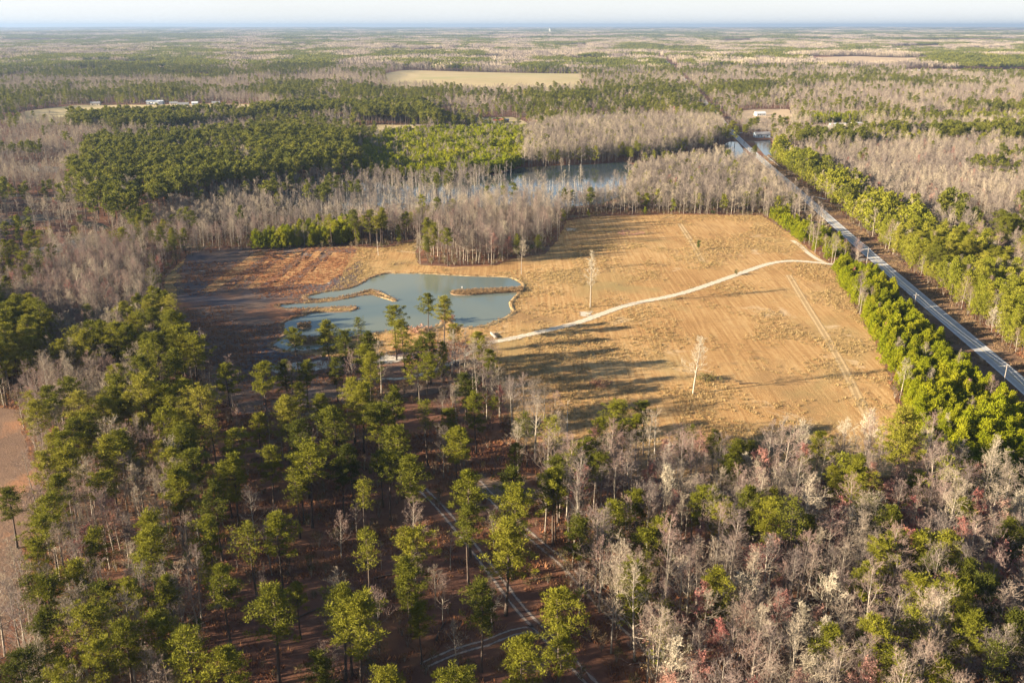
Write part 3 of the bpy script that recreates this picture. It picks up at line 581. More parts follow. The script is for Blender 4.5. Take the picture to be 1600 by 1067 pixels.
# ------------------------------------------------------------------ where trees stand
HERO_PINE = [(235,473,20),(236,485,21),(210,492,19),(273,490,23),(274,513,24),(243,522,24),(284,527,23),(297,530,23),(228,541,24),(217,558,24),(270,550,24),(293,595,23),(214,595,25),(308,613,23),(250,640,22),(328,651,20),(352,570,19),(409,570,23),(446,565,17),(475,567,16),(461,516,19),(512,503,21),(557,498,18),(539,519,20),(574,520,21),(524,561,17),(465,599,15),(444,621,21),(401,648,16),(499,617,18),(526,640,22),(548,592,21),(562,600,22),(474,662,22),(419,699,17),(294,708,22),(269,735,21),(360,713,21),(478,702,22),(548,699,18),(531,721,16),(590,634,20),
 (668,462,19),(692,464,20),(616,480,21),(630,503,20),(571,540,20),(575,555,20),(671,525,18),(650,536,19),(664,560,20),(710,508,16),(751,522,18),(768,550,17),(726,586,17),(743,617,19),(615,610,20),(596,634,19),(665,629,20),(705,643,15),(625,672,20),(717,673,20),(605,714,18),(639,714,20),(824,645,17),(866,655,20),(802,695,13),(799,732,22),(903,692,20),(934,714,18),(866,738,20),
 (957,632,17),(977,629,18),(1009,633,16),(975,661,15),(996,649,16),(940,655,15),(1084,666,14),(1067,673,14),(1118,678,14),(1152,688,17),(1175,690,15),(1140,712,15),(992,767,18),(956,786,20),(910,813,17),(1033,811,18),(1001,827,17),(870,738,19),
 (566,754,17),(733,742,22),(730,792,20),(800,772,22),(790,815,23),(713,673,19),(913,690,19),(1036,810,17),(993,882,20),(876,925,21),(750,907,21),(646,829,20),(636,872,19),(570,827,20),(656,944,14),(553,939,23),(816,1002,20),(703,1049,18),(613,1055,16),(540,919,20),
 (277,737,20),(333,759,20),(320,815,20),(390,822,20),(430,804,21),(347,889,20),(420,917,22),(257,905,19),(290,985,22),(350,1022,20),(233,802,21),(227,832,20),(217,862,19),(147,829,18),(100,705,21),(93,745,20),(67,779,20),(57,812,19),(50,845,18),(40,899,18),(75,905,18),(187,680,19),(160,745,18),(467,719,18),(460,739,18),(530,925,20),(500,1019,17),(187,972,20),(157,912,18),(200,912,19),(20,1022,19),(8,765,16),(283,989,19),(130,960,20),(160,1010,20),(70,960,19),(110,880,18),
 (1146,719,15),(1126,892,18),(1306,732,13),(1256,715,14),(1209,762,14),(1443,835,20),(1386,852,19),(1493,839,20),(1516,879,19),(1359,885,18),(1296,979,18),(1363,962,20),(1423,952,20),(1476,1035,18),(1516,962,19),(1586,815,18),(1596,959,19),(1466,865,19),(1496,919,20),(1410,830,19),(1540,900,20),(1440,900,19),(1560,1010,20),(1400,1020,19),
 (137,476,17),(190,473,18),(207,493,18),(75,606,19),(47,613,16),(173,573,18),(187,676,20),(75,523,18),(50,529,18),(33,396,18),(77,383,18),(10,433,17),(42,345,18),(115,355,17),
 (70,180,14),(510,278,17),(548,285,16),(525,276,17),(480,290,17),(560,283,16),(375,325,16),(300,330,17),(855,212,18),(868,222,16),(955,204,18),(985,205,17),(1008,240,14),(1022,236,14),(1037,238,14),(1085,235,12),(1138,280,14),(1140,285,13),(1145,190,22),(1150,200,20),(1165,196,20),(1180,228,16),(1280,255,14)]
def hero(lst, kd):
    out = []
    for x, y, h in lst: p = G(x, y, h); out.append((p[0], p[1], h, kd))
    return out
HEROES = hero(HERO_PINE, 'pine')
HEROES += hero([(925,398,24.5)], 'lone') + hero([(1089,530,20)], 'lone') + hero([(1258,664,14),(1366,648,15),(1325,660,11)], 'oak')
HEROES += hero([(1027,638,15),(888,625,14),(590,375,9),(1046,690,17)], 'snag')
HEROES += hero([(818,585,16),(800,590,17),(835,595,16),(850,600,14),(780,575,17),(725,515,16),(705,520,17),(740,530,16),(685,520,16),(720,545,17),(740,560,17),(760,580,17),(870,615,13),(1550,715,19),(1570,712,19),(1520,735,19),(1490,740,19),(1460,745,18),(1440,750,18),(1585,735,19),(1410,755,17),(1270,745,17),(1100,712,16),(1130,705,16),(1420,900,17),(815,378,17)], 'bare')
HEROES += hero([(1175,775,15),(1185,785,15),(1310,790,15),(1365,745,13),(1190,855,16),(1210,850,16),(1335,712,11),(82,672,15),(137,725,13),(225,985,10),(247,402,12),(1455,305,15),(1085,850,13),(1020,725,14),(695,485,6),(1500,705,12)], 'red')
HX = np.array([q[0] for q in HEROES]); HY = np.array([q[1] for q in HEROES])

# regions in photograph pixels of the ground: (polygon, spacing, {kind: share}, height range scale, zone name)
REG = [
 ([(-300,500),(0,508),(88,538),(95,590),(62,630),(-300,630)], 5.0, dict(pine=.85, ever=.15), (.72, .95), 'dark pines at the left edge'),
 ([(1240,234),(1330,240),(1420,230),(1600,234),(1900,237),(1900,222),(1560,216),(1300,222),(1232,226)], 6.5, dict(pine=.55, mid=.25, bare=.2), (.7, .95), 'pine line far right'),
 ([(1290,262),(1330,240),(1420,230),(1600,234),(1900,240),(1900,345),(1640,335),(1480,348),(1400,335),(1330,305)], 5.6, dict(bare=.88, red=.05, oak=.02, pine=.05), (.5, .8), 'broad hardwoods right of the road'),
 ([(1240,222),(1300,221),(1560,214),(1900,220),(1900,196),(1500,196),(1350,208),(1265,210)], 6.2, dict(bare=.96, red=.02, pine=.02), (.45, .75), 'pale woods upper right'),
 ([(1235,196),(1262,194),(1400,194),(1500,194),(1620,190),(1620,184),(1400,184),(1240,186)], 5.0, dict(young=.75, bare=.25), (.9, 1.3), 'young pines upper right'),
 ([(-400,235),(60,225),(120,222),(118,260),(120,345),(60,292),(0,302),(-400,320)], 6.6, dict(bare=.86, red=.04, pine=.10), (.5, .8), 'upper left woods'),
 ([(165,368),(230,357),(330,317),(420,302),(430,352),(545,356),(400,374),(395,392),(322,392),(280,405),(256,435),(240,400),(200,372)], 5.4, dict(bare=.82, pine=.10, ever=.08), (.48, .75), 'woods left of the plots'),
 ([(1195,337),(1225,335),(1262,352),(1325,398),(1296,410),(1262,386),(1225,360)], 2.6, dict(young=.80, bush=.16, ever=.04), (.5, 1.0), 'strip between meadow and road'),
 ([(1303,424),(1345,424),(1400,470),(1450,520),(1500,575),(1560,640),(1640,720),(1800,860),(1700,980),(1560,800),(1480,770),(1448,740),(1425,690),(1396,620),(1380,560),(1345,495),(1312,440)], 2.75, dict(young=.91, bush=.06, red=.01, bare=.02), (.68, 1.12), 'band below the road'),
 ([(1345,424),(1420,475),(1480,530),(1560,610),(1640,700),(1640,720),(1560,640),(1500,575),(1450,520),(1400,470)], 7, dict(bush=.75, ever=.25), (.6, 1.1), 'ditch beside the road'),
 ([(1200,255),(1215,262),(1290,340),(1360,400),(1440,460),(1520,520),(1620,590),(1760,690),(1990,760),(1990,560),(1620,480),(1500,400),(1400,345),(1330,310),(1270,270),(1215,235)], 4.0, dict(mid=.60, pine=.10, bare=.22, oak=.04, red=.02, bush=.02), (.62, 1.15), 'right of the road'),
 ([(1640,600),(1990,740),(1990,500),(1640,460),(1560,395),(1480,350),(1440,340),(1500,400)], 5.5, dict(bare=.55, mid=.30, pine=.1, red=.05), (.8, 1.05), 'right of the road'),
 ([(120,345),(165,368),(230,355),(330,315),(420,300),(470,290),(560,275),(555,232),(400,222),(250,232),(140,245)], 7.4, dict(pine=.88, bare=.12), (.8, 1.0), 'dense pine stand'),
 ([(560,235),(600,215),(700,208),(830,208),(835,230),(800,270),(720,280),(600,280),(560,272)], 3.6, dict(young=.9, bare=.1), (.9, 1.35), 'young plantation'),
 ([(560,190),(440,190),(330,205),(260,215),(110,212),(110,198),(330,190),(500,180),(660,176),(700,200),(640,215)], 6.5, dict(pine=.85, bare=.15), (.8, 1.0), 'pines behind the stand'),
 ([(395,392),(400,370),(540,350),(560,365),(548,386)], 3.4, dict(young=.8, bare=.2), (.8, 1.3), 'pines behind the plots'),
 ([(430,352),(430,312),(560,285),(700,276),(830,276),(815,305),(740,345),(640,352),(540,356)], 5.6, dict(snag=.45, bare=.52, pine=.03), (.45, .66), 'swamp'),
 ([(560,388),(600,384),(640,375),(655,345),(600,345),(560,352),(545,365)], 5.0, dict(bare=.85, pine=.08, red=.07), (.6, .85), 'woods behind the pond'),
 ([(648,418),(775,418),(800,408),(852,400),(880,350),(870,330),(800,330),(730,345),(660,365)], 5.3, dict(bare=.92, red=.03, oak=.02, ever=.03), (.55, 1.0), 'hardwood stand behind the pond'),
 ([(800,262),(870,259),(1040,247),(1120,230),(1135,205),(1080,195),(850,205),(820,225)], 5.0, dict(bare=.80, mid=.2), (.75, 1.0), 'woods beyond the lake'),
 ([(885,336),(1060,333),(1190,335),(1250,330),(1215,300),(1180,262),(1130,266),(1040,270),(985,282),(980,308),(935,322),(885,326)], 4.3, dict(bare=.80, mid=.10, pine=.01, red=.02, ever=.07), (.5, .85), 'woods between meadow and lake'),
 ([(0,470),(0,300),(60,290),(170,310),(200,370),(130,372),(60,400),(60,470)], 8.5, dict(bare=.45, bush=.30, pine=.22, red=.03), (.5, .8), 'marsh at left'),
 ([(-60,640),(40,640),(60,700),(60,830),(20,980),(10,1100),(200,1400),(330,1200),(330,1000),(290,760),(260,690),(320,610),(290,560),(248,500),(240,440),(200,400),(60,405),(-40,420)], 5.1, dict(bare=.70, pine=.18, red=.06, ever=.06), (.7, .95), 'left woods'),
 ([(330,640),(440,645),(520,635),(620,620),(700,600),(790,660),(850,760),(860,880),(960,1000),(1080,1200),(1000,1500),(300,1500),(330,1100),(330,900),(310,760),(300,660)], 10.5, dict(pine=.16, bare=.50, bush=.34), (.4, .8), 'open pine grove'),
 ([(700,600),(760,580),(800,640),(880,740),(1000,760),(1200,765),(1450,765),(1480,790),(1720,800),(1900,1000),(1600,1500),(1100,1500),(1000,1050),(900,930),(860,850),(800,720),(740,660)], 4.9, dict(bare=.66, red=.15, oak=.03, pine=.07, ever=.06, mid=.04), (.72, 1.08), 'lower right woods'),
]
NOTREE = [OPEN, GP([(1165,222),(1205,217),(1211,250),(1200,256),(1180,240)]), GP(LAKE_PX), GP([(-500,640),(-40,632),(30,640),(44,700),(62,760),(50,830),(25,900),(18,980),(-10,1060),(-900,1060)])]
NOTREE += [GP(p) for _, p in FARM_PX]
YARDS = [(115,372,75,24),(60,260,35,14),(150,346,25,14),(785,193,22,9),(1190,215,16,6),(1187,182,14,9),(943,187,12,8),(243,163.5,22,5),(290,166,26,5),(338,165,14,4),(150,166,14,4),(1318,199,34,8),(1275,275,9,12),(1434,111.5,20,4),(1474,111.5,16,4),(1496,111.5,12,4),(1586,111.5,16,4),(1012,108,16,3)]
NOTREE += [GP([(x-w, y-2), (x+w, y-2), (x+w, y+d), (x-w, y+d)]) for x, y, w, d in YARDS]
rng = np.random.RandomState(77)
LX = []; LY = []; LH = []; LK = []; LZ = []
def put(X, Y, h, k, zone): LX.append(X); LY.append(Y); LH.append(h); LK.append(np.full(len(X), k)); LZ.append(np.full(len(X), zone))
KN = list(KINDS); ZN = [r[4] for r in REG]+['far woods']
def ok(X, Y):
    g = np.ones(X.shape, bool)
    for p in NOTREE: g &= ~inpoly(X, Y, p)
    rx = np.interp(Y, RC[:, 1], RC[:, 0]); g &= (X-rx < -np.where(Y < 1150, 12.5, 8.5)) | (X-rx > np.where(Y < 700, 11.5, 8.0))
    return g
def scatter(x0, x1, y0, y1, sp):
    xs = np.arange(x0, x1, sp); ys = np.arange(y0, y1, sp); X, Y = np.meshgrid(xs, ys)
    X = X+(rng.rand(*X.shape)-.5)*sp*.95; Y = Y+(rng.rand(*Y.shape)-.5)*sp*.95
    return X.ravel(), Y.ravel()
used_px = np.zeros(0)
def classify_done(X, Y):
    am = np.where(np.hypot(X, Y) > 450, 34, 13); u, v = toPix(X+am*(fbm(X+310, Y, 38, 3)-.5), Y+am*1.4*(fbm(X, Y+610, 38, 3)-.5)); z = np.full(X.shape, -1)
    for i, r in enumerate(REG):
        m = inpoly(u, v, r[0]) & (z < 0); z[m] = i
    return z
def choose(n, shares):
    ks = list(shares); p = np.array([shares[k] for k in ks]); p = p/p.sum(); return np.array([KN.index(k) for k in ks])[rng.choice(len(ks), n, p=p)]
def heights(k, lo, hi, sh={}):
    b = np.array([BASEH[KN[i]]*((.5 if KN[i] in ('bare', 'red', 'pine', 'mid', 'oak') else 1) if 'young' in sh else (.72 if KN[i] in ('bare', 'red', 'pine', 'oak') else 1) if sh.get('mid', 0) > .5 else 1) for i in range(len(KN))])[k]; return b*(lo+(hi-lo)*rng.rand(len(k)))*(1+.06*rng.normal(size=len(k)).clip(-1.5, 1.5))
for i, r in enumerate(REG):
    P = np.array([G(min(max(x, -400), 2300), y)[:2] for x, y in r[0]])
    X, Y = scatter(P[:, 0].min()-5, P[:, 0].max()+5, max(P[:, 1].min(), 55)-5, P[:, 1].max()+5, r[1])
    if not len(X): continue
    u, v = toPix(X, Y); m = (classify_done(X, Y) == i) & ok(X, Y) & (u > -900) & (u < 2500)
    X, Y = X[m], Y[m]
    k = choose(len(X), r[2])
    if 'bare' in r[2] and 'pine' in r[2]:   # pines gather in loose groups
        c = fbm(X, Y, 45, 2); uu, vv = toPix(X, Y); c = c-.18*((r[4] == 'left woods') & (vv < 590)); q = np.argsort(-(c+.28*rng.rand(len(c)))); npn = int((k == KN.index('pine')).sum()); base_k = choose(len(X), {a: b for a, b in r[2].items() if a != 'pine'}); base_k[q[:npn]] = KN.index('pine'); k = base_k
    h = heights(k, *r[3], r[2])
    if r[2].get('young', 0) > .6 or r[2].get('mid', 0) > .6:
        g_ = fbm(X, Y, 14, 2) < (.84 if r[2].get('young', 0) > .9 else .72); h = h*(.72+.55*fbm(X+400, Y, 18, 2)); X, Y, k, h = X[g_], Y[g_], k[g_], h[g_]
    big = np.isin(k, [KN.index(a) for a in ('pine', 'mid', 'bare', 'red')])
    dmin = np.full(len(X), 1e9)
    for hx, hy in zip(HX, HY): dmin = np.minimum(dmin, np.hypot(X-hx, Y-hy))
    m = dmin > np.where(k == KN.index('pine'), 6.0, 3.0)
    if r[4] == 'open pine grove':
        u, v = toPix(X, Y); tr = np.minimum(distline(X, Y, GP([(660,765),(735,850),(812,950),(880,1020),(940,1085)])), distline(X, Y, GP([(745,752),(820,830),(940,945),(1080,1080)]))); m &= tr > 4
    put(X[m], Y[m], h[m], k[m], i)
lx, ly = scatter(-150, 260, 640, 1050, 9.5); lu, lv = toPix(lx, ly); lm = inpoly(lu, lv, LAKE_PX) & ((lv > 288+10*(fbm(lx, ly, 30, 2)-.5)) | (lu < 800) | (rng.rand(len(lx)) < .07)) & (rng.rand(len(lx)) < .75)
lx, ly = lx[lm], ly[lm]; lk = choose(len(lx), dict(snag=.6, bare=.4)); put(lx, ly, heights(lk, .45, .75), lk, [r[4] for r in REG].index('swamp'))
# everything not in a named region: patchwork of pine and hardwood
def far_fill(y0, y1, sp, xm):
    X, Y = scatter(-xm, xm, y0, y1, sp); m = (np.abs(X) < .62*Y+110) & (X > -.75*Y-160)
    X, Y = X[m], Y[m]; m = (classify_done(X, Y) < 0) & ok(X, Y); X, Y = X[m], Y[m]
    c = .55*fbm(X, Y*.62, 210, 3)+.45*fbm(X+70, Y*.5, 85, 3)+.02*np.sign(fbm(X*.8, Y*.55, 60, 1)-.5); d = fbm(X+5000, Y*.6, 190, 3); u, v = toPix(X, Y)
    c = c+.10*np.exp(-((u-1420)/180)**2-((v-222)/12)**2)+.10*np.exp(-((u-400)/260)**2-((v-188)/9)**2)+.12*np.exp(-((u-750)/140)**2-((v-160)/8)**2)-.08*np.exp(-((u-1400)/250)**2-((v-160)/14)**2)-.10*np.exp(-((u-1480)/220)**2-((v-285)/60)**2)+.14*np.exp(-((u-1420)/170)**2-((v-216)/6)**2)-.09*np.exp(-((u-40)/110)**2-((v-280)/70)**2)+.05*np.exp(-((u-1560)/90)**2-((v-360)/40)**2)
    c = c+.12*((u < 360) & (v > 103) & (v < 126))
    pn = (c+.07*rng.normal(size=len(c)) > .565) | (rng.rand(len(c)) < .05); yg = (d > .66) & pn; rd = (rng.rand(len(c)) < .02)
    k = np.where(yg, KN.index('young'), np.where(pn, np.where(rng.rand(len(c)) < .35, KN.index('mid'), KN.index('pine')), np.where(rd, KN.index('red'), KN.index('bare'))))
    h = heights(k, .55, .86)*(.72+.56*fbm(X+150, Y*.8, 55, 2)); kk_ = (rng.rand(len(X)) > .10) & (fbm(X, Y+777, 30, 2) > .27); X, Y, h, k = X[kk_], Y[kk_], h[kk_], k[kk_]
    put(X, Y, h, k, len(REG))
far_fill(60, 1000, 6.6, 720)
far_fill(1000, 2700, 8.0, 1850)
X = np.concatenate(LX); Y = np.concatenate(LY); Hh = np.concatenate(LH); K = np.concatenate(LK); Z = np.concatenate(LZ)
# heroes join the list, with the zone they stand in
hz_ = classify_done(HX, HY); hz_[hz_ < 0] = len(REG)
X = np.concatenate([HX, X]); Y = np.concatenate([HY, Y]); Hh = np.concatenate([[q[2] for q in HEROES], Hh]); K = np.concatenate([[KN.index(q[3]) for q in HEROES], K]); Z = np.concatenate([hz_, Z]); ISH = np.zeros(len(X), bool); ISH[:len(HX)] = True
U, V0 = toPix(X, Y); U1, V1 = toPix(X, Y, Hh)
pxh = (V0-V1); inview = (np.maximum(U, U1) > 5) & (np.minimum(U, U1) < 1595) & (V1 < 1060) & (V0 > 0)
SC = Hh/np.array([BASEH[k] for k in KN])[K]
ROT = rng.rand(len(X))*6.283
print('trees', len(X), {KN[i]: int((K == i).sum()) for i in range(len(KN))})

# ------------------------------------------------------------------ instanced multitudes (one object each)
def scatter_object(name, label, cat, protos, mats, pts, rz, sc, pk, kindv='stuff'):
    """protos: list of lists of (v, f, material index). The shapes and the points live in this one object's own mesh."""
    V = []; F = []; MI = []; PID = []; b = 0
    for k, parts in enumerate(protos):
        for v, f, mi in parts:
            V.append(v); F.append(np.asarray(f)+b); MI += [mi]*len(f); PID += [k+1]*len(v); b += len(v)
    n = len(pts); V.append(pts); PID += [0]*n; Vv = np.concatenate(V); Ff = np.concatenate(F)
    m = mesh(name, Vv, Ff, mats, MI); N0 = len(Vv)
    a = m.attributes.new('pid', 'INT', 'POINT'); a.data.foreach_set('value', np.array(PID, np.int32))
    def fa(nm, arr):
        q = np.zeros(N0, np.float32); q[N0-n:] = arr; a = m.attributes.new(nm, 'FLOAT', 'POINT'); a.data.foreach_set('value', q)
    fa('rz', rz); fa('sx', sc[0]); fa('sy', sc[1]); q = np.zeros(N0, np.int32); q[N0-n:] = pk
    a = m.attributes.new('pk', 'INT', 'POINT'); a.data.foreach_set('value', q)
    o = obj(name, m); g = bpy.data.node_groups.new(name, 'GeometryNodeTree')
    g.interface.new_socket('Geometry', in_out='INPUT', socket_type='NodeSocketGeometry'); g.interface.new_socket('Geometry', in_out='OUTPUT', socket_type='NodeSocketGeometry')
    N, L = g.nodes, g.links; gi = N.new('NodeGroupInput'); go = N.new('NodeGroupOutput')
    def attr(nm, ty):
        x = N.new('GeometryNodeInputNamedAttribute'); x.data_type = ty; x.inputs['Name'].default_value = nm; return x.outputs['Attribute']
    pid = attr('pid', 'INT')
    def sep(val):
        c = N.new('FunctionNodeCompare'); c.data_type = 'INT'; c.operation = 'EQUAL'; L.new(pid, c.inputs[2]); c.inputs[3].default_value = val
        s = N.new('GeometryNodeSeparateGeometry'); s.domain = 'POINT'; L.new(gi.outputs[0], s.inputs[0]); L.new(c.outputs[0], s.inputs[1]); return s.outputs[0]
    j = N.new('GeometryNodeJoinGeometry')
    for k in range(len(protos)):
        gg = N.new('GeometryNodeGeometryToInstance'); L.new(sep(k+1), gg.inputs[0]); L.new(gg.outputs[0], j.inputs[0])
    ip = N.new('GeometryNodeInstanceOnPoints'); L.new(sep(0), ip.inputs['Points']); L.new(j.outputs[0], ip.inputs['Instance']); ip.inputs['Pick Instance'].default_value = True
    L.new(attr('pk', 'INT'), ip.inputs['Instance Index'])
    cx = N.new('ShaderNodeCombineXYZ'); L.new(attr('rz', 'FLOAT'), cx.inputs[2]); er = N.new('FunctionNodeEulerToRotation'); L.new(cx.outputs[0], er.inputs[0]); L.new(er.outputs[0], ip.inputs['Rotation'])
    cs = N.new('ShaderNodeCombineXYZ'); sx = attr('sx', 'FLOAT'); L.new(sx, cs.inputs[0]); L.new(sx, cs.inputs[1]); L.new(attr('sy', 'FLOAT'), cs.inputs[2]); L.new(cs.outputs[0], ip.inputs['Scale'])
    L.new(ip.outputs[0], go.inputs[0]); md = o.modifiers.new('scatter', 'NODES'); md.node_group = g
    return tag(o, label, cat, kind=kindv)

# ------------------------------------------------------------------ individual trees
NAME = dict(pine='pine_tree', mid='roadside_pine', young='young_pine', bare='bare_tree', lone='bare_tree', red='budding_tree', oak='pale_oak', snag='dead_tree', bush='shrub', ever='evergreen_shrub')
CAT = dict(pine='pine tree', mid='pine tree', young='young pine', bare='bare tree', lone='bare tree', red='budding tree', oak='bare tree', snag='dead tree', bush='shrub', ever='evergreen shrub')
LOOK = dict(pine='tall dark green pine', mid='yellow-green mid-height pine', young='bright young pine', bare='leafless grey-brown tree', lone='pale leafless tree',
            red='reddish budding tree', oak='pale spreading leafless tree', snag='thin dead grey tree', bush='low brown shrub', ever='dark evergreen shrub')
ZTXT = {'dark pines at the left edge': 'in the dark stand at the left edge', 'strip between meadow and road': 'in the strip between upper meadow and road', 'band below the road': 'in the dense young band between lower meadow and road', 'ditch beside the road': 'in the ditch left of the road', 'right of the road': 'in the roadside wood right of the road',
 'dense pine stand': 'in the dense pine stand at upper left', 'young plantation': 'in the young plantation behind the dead swamp trees', 'pines behind the stand': 'in the pine belt beyond the upper left stand', 'pines behind the plots': 'in the thicket behind the rust-coloured plots', 'swamp': 'in the swamp behind the pond',
 'woods behind the pond': 'in the narrow wood behind the pond', 'hardwood stand behind the pond': 'in the pale hardwood stand behind the pond', 'woods beyond the lake': 'on the far shore of the dark lake', 'woods between meadow and lake': 'in the belt between meadow and dark lake',
 'marsh at left': 'in the marsh at the left edge', 'left woods': 'in the mixed woods at lower left', 'open pine grove': 'in the open grove below the pond', 'pine line far right': 'in the pine line beyond the hardwoods at far right', 'broad hardwoods right of the road': 'in the broad hardwoods beyond the roadside pines', 'pale woods upper right': 'in the pale woods at upper right', 'young pines upper right': 'in the young pines at upper right', 'upper left woods': 'in the woods at the upper left edge', 'woods left of the plots': 'in the woods left of the rusty plots', 'lower right woods': 'in the mixed woods at lower right', 'far woods': 'in the outer woods round the clearing'}
indiv = np.zeros(len(X), bool)
groups_lim = dict(pine=('pine', 'mid'), bare=('bare', 'oak', 'lone'), young=('young',), red=('red',), snag=('snag',), bush=('bush',), ever=('ever',))
for nm, ks in groups_lim.items():
    m = np.isin(K, [KN.index(k) for k in ks]) & inview; idx = np.nonzero(m)[0]; sel = idx[np.argsort(-pxh[idx])][:300]; indiv[sel] = True
indiv |= ISH & (np.array([KN[k] for k in K]) != 'pine') & inview
SPECIAL = {}
def special(px, py, txt):
    """label for the hero nearest to a crown-top pixel"""
    i = int(np.argmin(np.hypot(U1[:len(HX)]-px, V1[:len(HX)]-py))); SPECIAL[i] = txt; indiv[i] = True
for a in [(925,398,'tall lone leafless tree standing in the meadow just above the pale lane'),(1089,530,'lone leafless tree with pale trunk in the lower middle of the meadow'),
 (1258,664,'pale fan-shaped leafless tree, left one at the lower meadow edge'),(1366,648,'pale fan-shaped leafless tree, right one at the lower meadow edge near the young pines'),(1325,660,'low pale bushy leafless tree between the two fan-shaped ones at the meadow edge'),
 (1027,638,'slim pale dead tree right of the round pine clump at the meadow edge'),(590,375,'small lone leafless tree on the bank left of the hardwood stand'),
 (668,462,'dark wide-crowned pine in front of the pond water, left of a close pair'),(692,464,'dark pine in front of the pond water, right of a close pair'),(616,480,'open-crowned pine standing at the near pond shore, left of the pair'),
 (461,516,'slender thin-crowned pine in front of the small pond islands'),(512,503,'tall narrow pine in front of the long sedge island'),(352,570,'isolated sparse dark pine on the bare flat left of the pond'),
 (750,907,'round-crowned pine above the fork of the sandy tracks'),(876,925,'round-crowned pine standing between the two sandy tracks near the bottom'),(816,1002,'pine whose crown stands alone at the bottom centre edge'),
 (646,829,'dark pine behind a lighter one in the red-floored grove, upper of the pair'),(636,872,'light green pine before a dark one in the red-floored grove, lower of the pair'),(570,827,'lone dark pine in the red-floored grove left of the pair'),
 (993,882,'pine with tall clear trunk right of the right-hand sandy track'),(730,792,'narrow pine over the left sandy track, lower of two in line'),(733,742,'narrow pine over the left sandy track, upper of two in line'),
 (790,815,'pine with long pale trunk between the sandy tracks, lowest of three in line'),(800,772,'pine between the sandy tracks, middle of three in line'),(799,732,'pine between the sandy tracks, top of three in line'),
 (347,889,'full dark green pine at lower left with clear dark trunk'),(420,917,'sparse brownish-green pine at lower left with leaning trunk'),(553,939,'large dense pine at the bottom left of the grove'),
 (225,985,'small tree with bright pinkish red buds at lower left'),(247,402,'orange-red budding tree in the wood left of the rust-coloured plots'),(1455,305,'pinkish red budding tree amid grey woods right of the road'),
 (695,485,'reddish shrubby tree on the near shore of the pond'),(1180,228,'round-topped pine beside the causeway between the two ponds'),(1145,190,'tall dark pine by the road junction, left of two'),(1165,196,'tall dark pine by the road junction, right of two')]: special(*a)
def make_tree(i, name, parts, label, cat, group):
    e = bpy.data.objects.new(name, None); COL.objects.link(e); e.empty_display_size = 1; e.location = (X[i], Y[i], float(hz(X[i], Y[i]))); e.rotation_euler = (0, 0, ROT[i])
    wx = SC[i]*((1.0 if KN[K[i]] == 'pine' else .95)+.28*((i*37) % 11)/10); e.scale = (wx, wx, SC[i]); tag(e, label, cat, group)
    for nm, me in parts: o = bpy.data.objects.new(nm, me); COL.objects.link(o); o.parent = e
SIZE = lambda r: 'tallest-looking' if r > .93 else None
ii = np.nonzero(indiv)[0]
DL = {}
for i in ii:
    k = KN[K[i]]; zn = (ZN)[Z[i]]; DL.setdefault((k, zn), []).append(i)
LAB = {}
VI = {i: int(rng.randint(len(KINDS[KN[K[i]]]['tmesh']))) for i in ii}
ADJ = dict(pine=['full-crowned', 'broad-crowned', 'high-crowned', 'slender', 'open high-crowned', 'deep-crowned', 'narrow-crowned', 'rounded'],
           bare=['round-crowned', 'wide-spreading', 'slim upright', 'broad low-branching', 'spreading', 'high-branching'])
def look(i, k):
    if k in ADJ: return ADJ[k][VI[i]]+{'pine': ' green pine', 'bare': ' leafless tree'}[k]
    a = 'small' if SC[i] < .72 else 'tall' if SC[i] > .92 else 'medium'
    return a+' '+LOOK[k].replace(' mid-height', '').replace('low ', '')
HGT = {}
def sub(i, zn):
    u, v = U1[i], V1[i]
    if zn == 'left woods':
        return 'at the bottom left corner' if v > 930 else 'beside the bare brown field' if u < 100 and v > 620 else 'left of the dark flat by the pond' if v < 560 else 'lower left, below the dark flat' if v < 720 else 'lower left, on the grove side' if u > 190 else 'lower left, midway down'
    if zn == 'open pine grove':
        tl = 665+(v-770)*.88
        return 'just below the pond' if v < 620 else 'above the sandy tracks' if v < 760 else 'right of the left sandy track' if u > tl else 'left of the sandy tracks, near the bottom' if v > 920 else 'left of the sandy tracks'
    if zn == 'lower right woods':
        return 'along the lower meadow edge' if v < 720 else 'beside the right sandy track' if u < 1000 else 'at the bottom right corner' if u > 1330 and v > 880 else 'bottom edge, right of the tracks' if v > 900 else 'below the young pine band' if u > 1330 else 'lower right, below the round pine clump' if u < 1160 else 'lower right, among reddish crowns'
    if zn == 'band below the road':
        return 'at the top of the lower roadside band' if v < 470 else 'on the meadow side of the lower roadside band' if (v-430)*.72+1310 > u else 'on the road side of the lower roadside band' if v < 620 else 'at the wide bottom of the roadside band'
    return ZTXT[zn]
for (k, zn), L_ in DL.items():
    L_ = [i for i in L_ if i not in SPECIAL]; A = sorted(L_, key=lambda i: U1[i]); named = {}
    if len(A) >= 5:
        named[A[0]] = 'leftmost'; named[A[-1]] = 'rightmost'
        B = sorted(L_, key=lambda i: V0[i])
        for i, w_ in ((B[-1], 'nearest'), (B[0], 'farthest')): named.setdefault(i, w_)
    short = {'pine': 'tall pine', 'mid': 'yellow-green pine', 'young': 'bright young pine', 'bare': 'leafless tree', 'red': 'reddish budding tree', 'lone': 'pale leafless tree', 'oak': 'pale spreading tree', 'snag': 'dead grey tree', 'bush': 'brown shrub', 'ever': 'dark evergreen shrub'}[k]
    for i in L_:
        LAB[i] = (f'{named[i]} {short} {ZTXT[zn]}' if i in named else f'{look(i, k)}, {sub(i, zn)}')
tri = 0
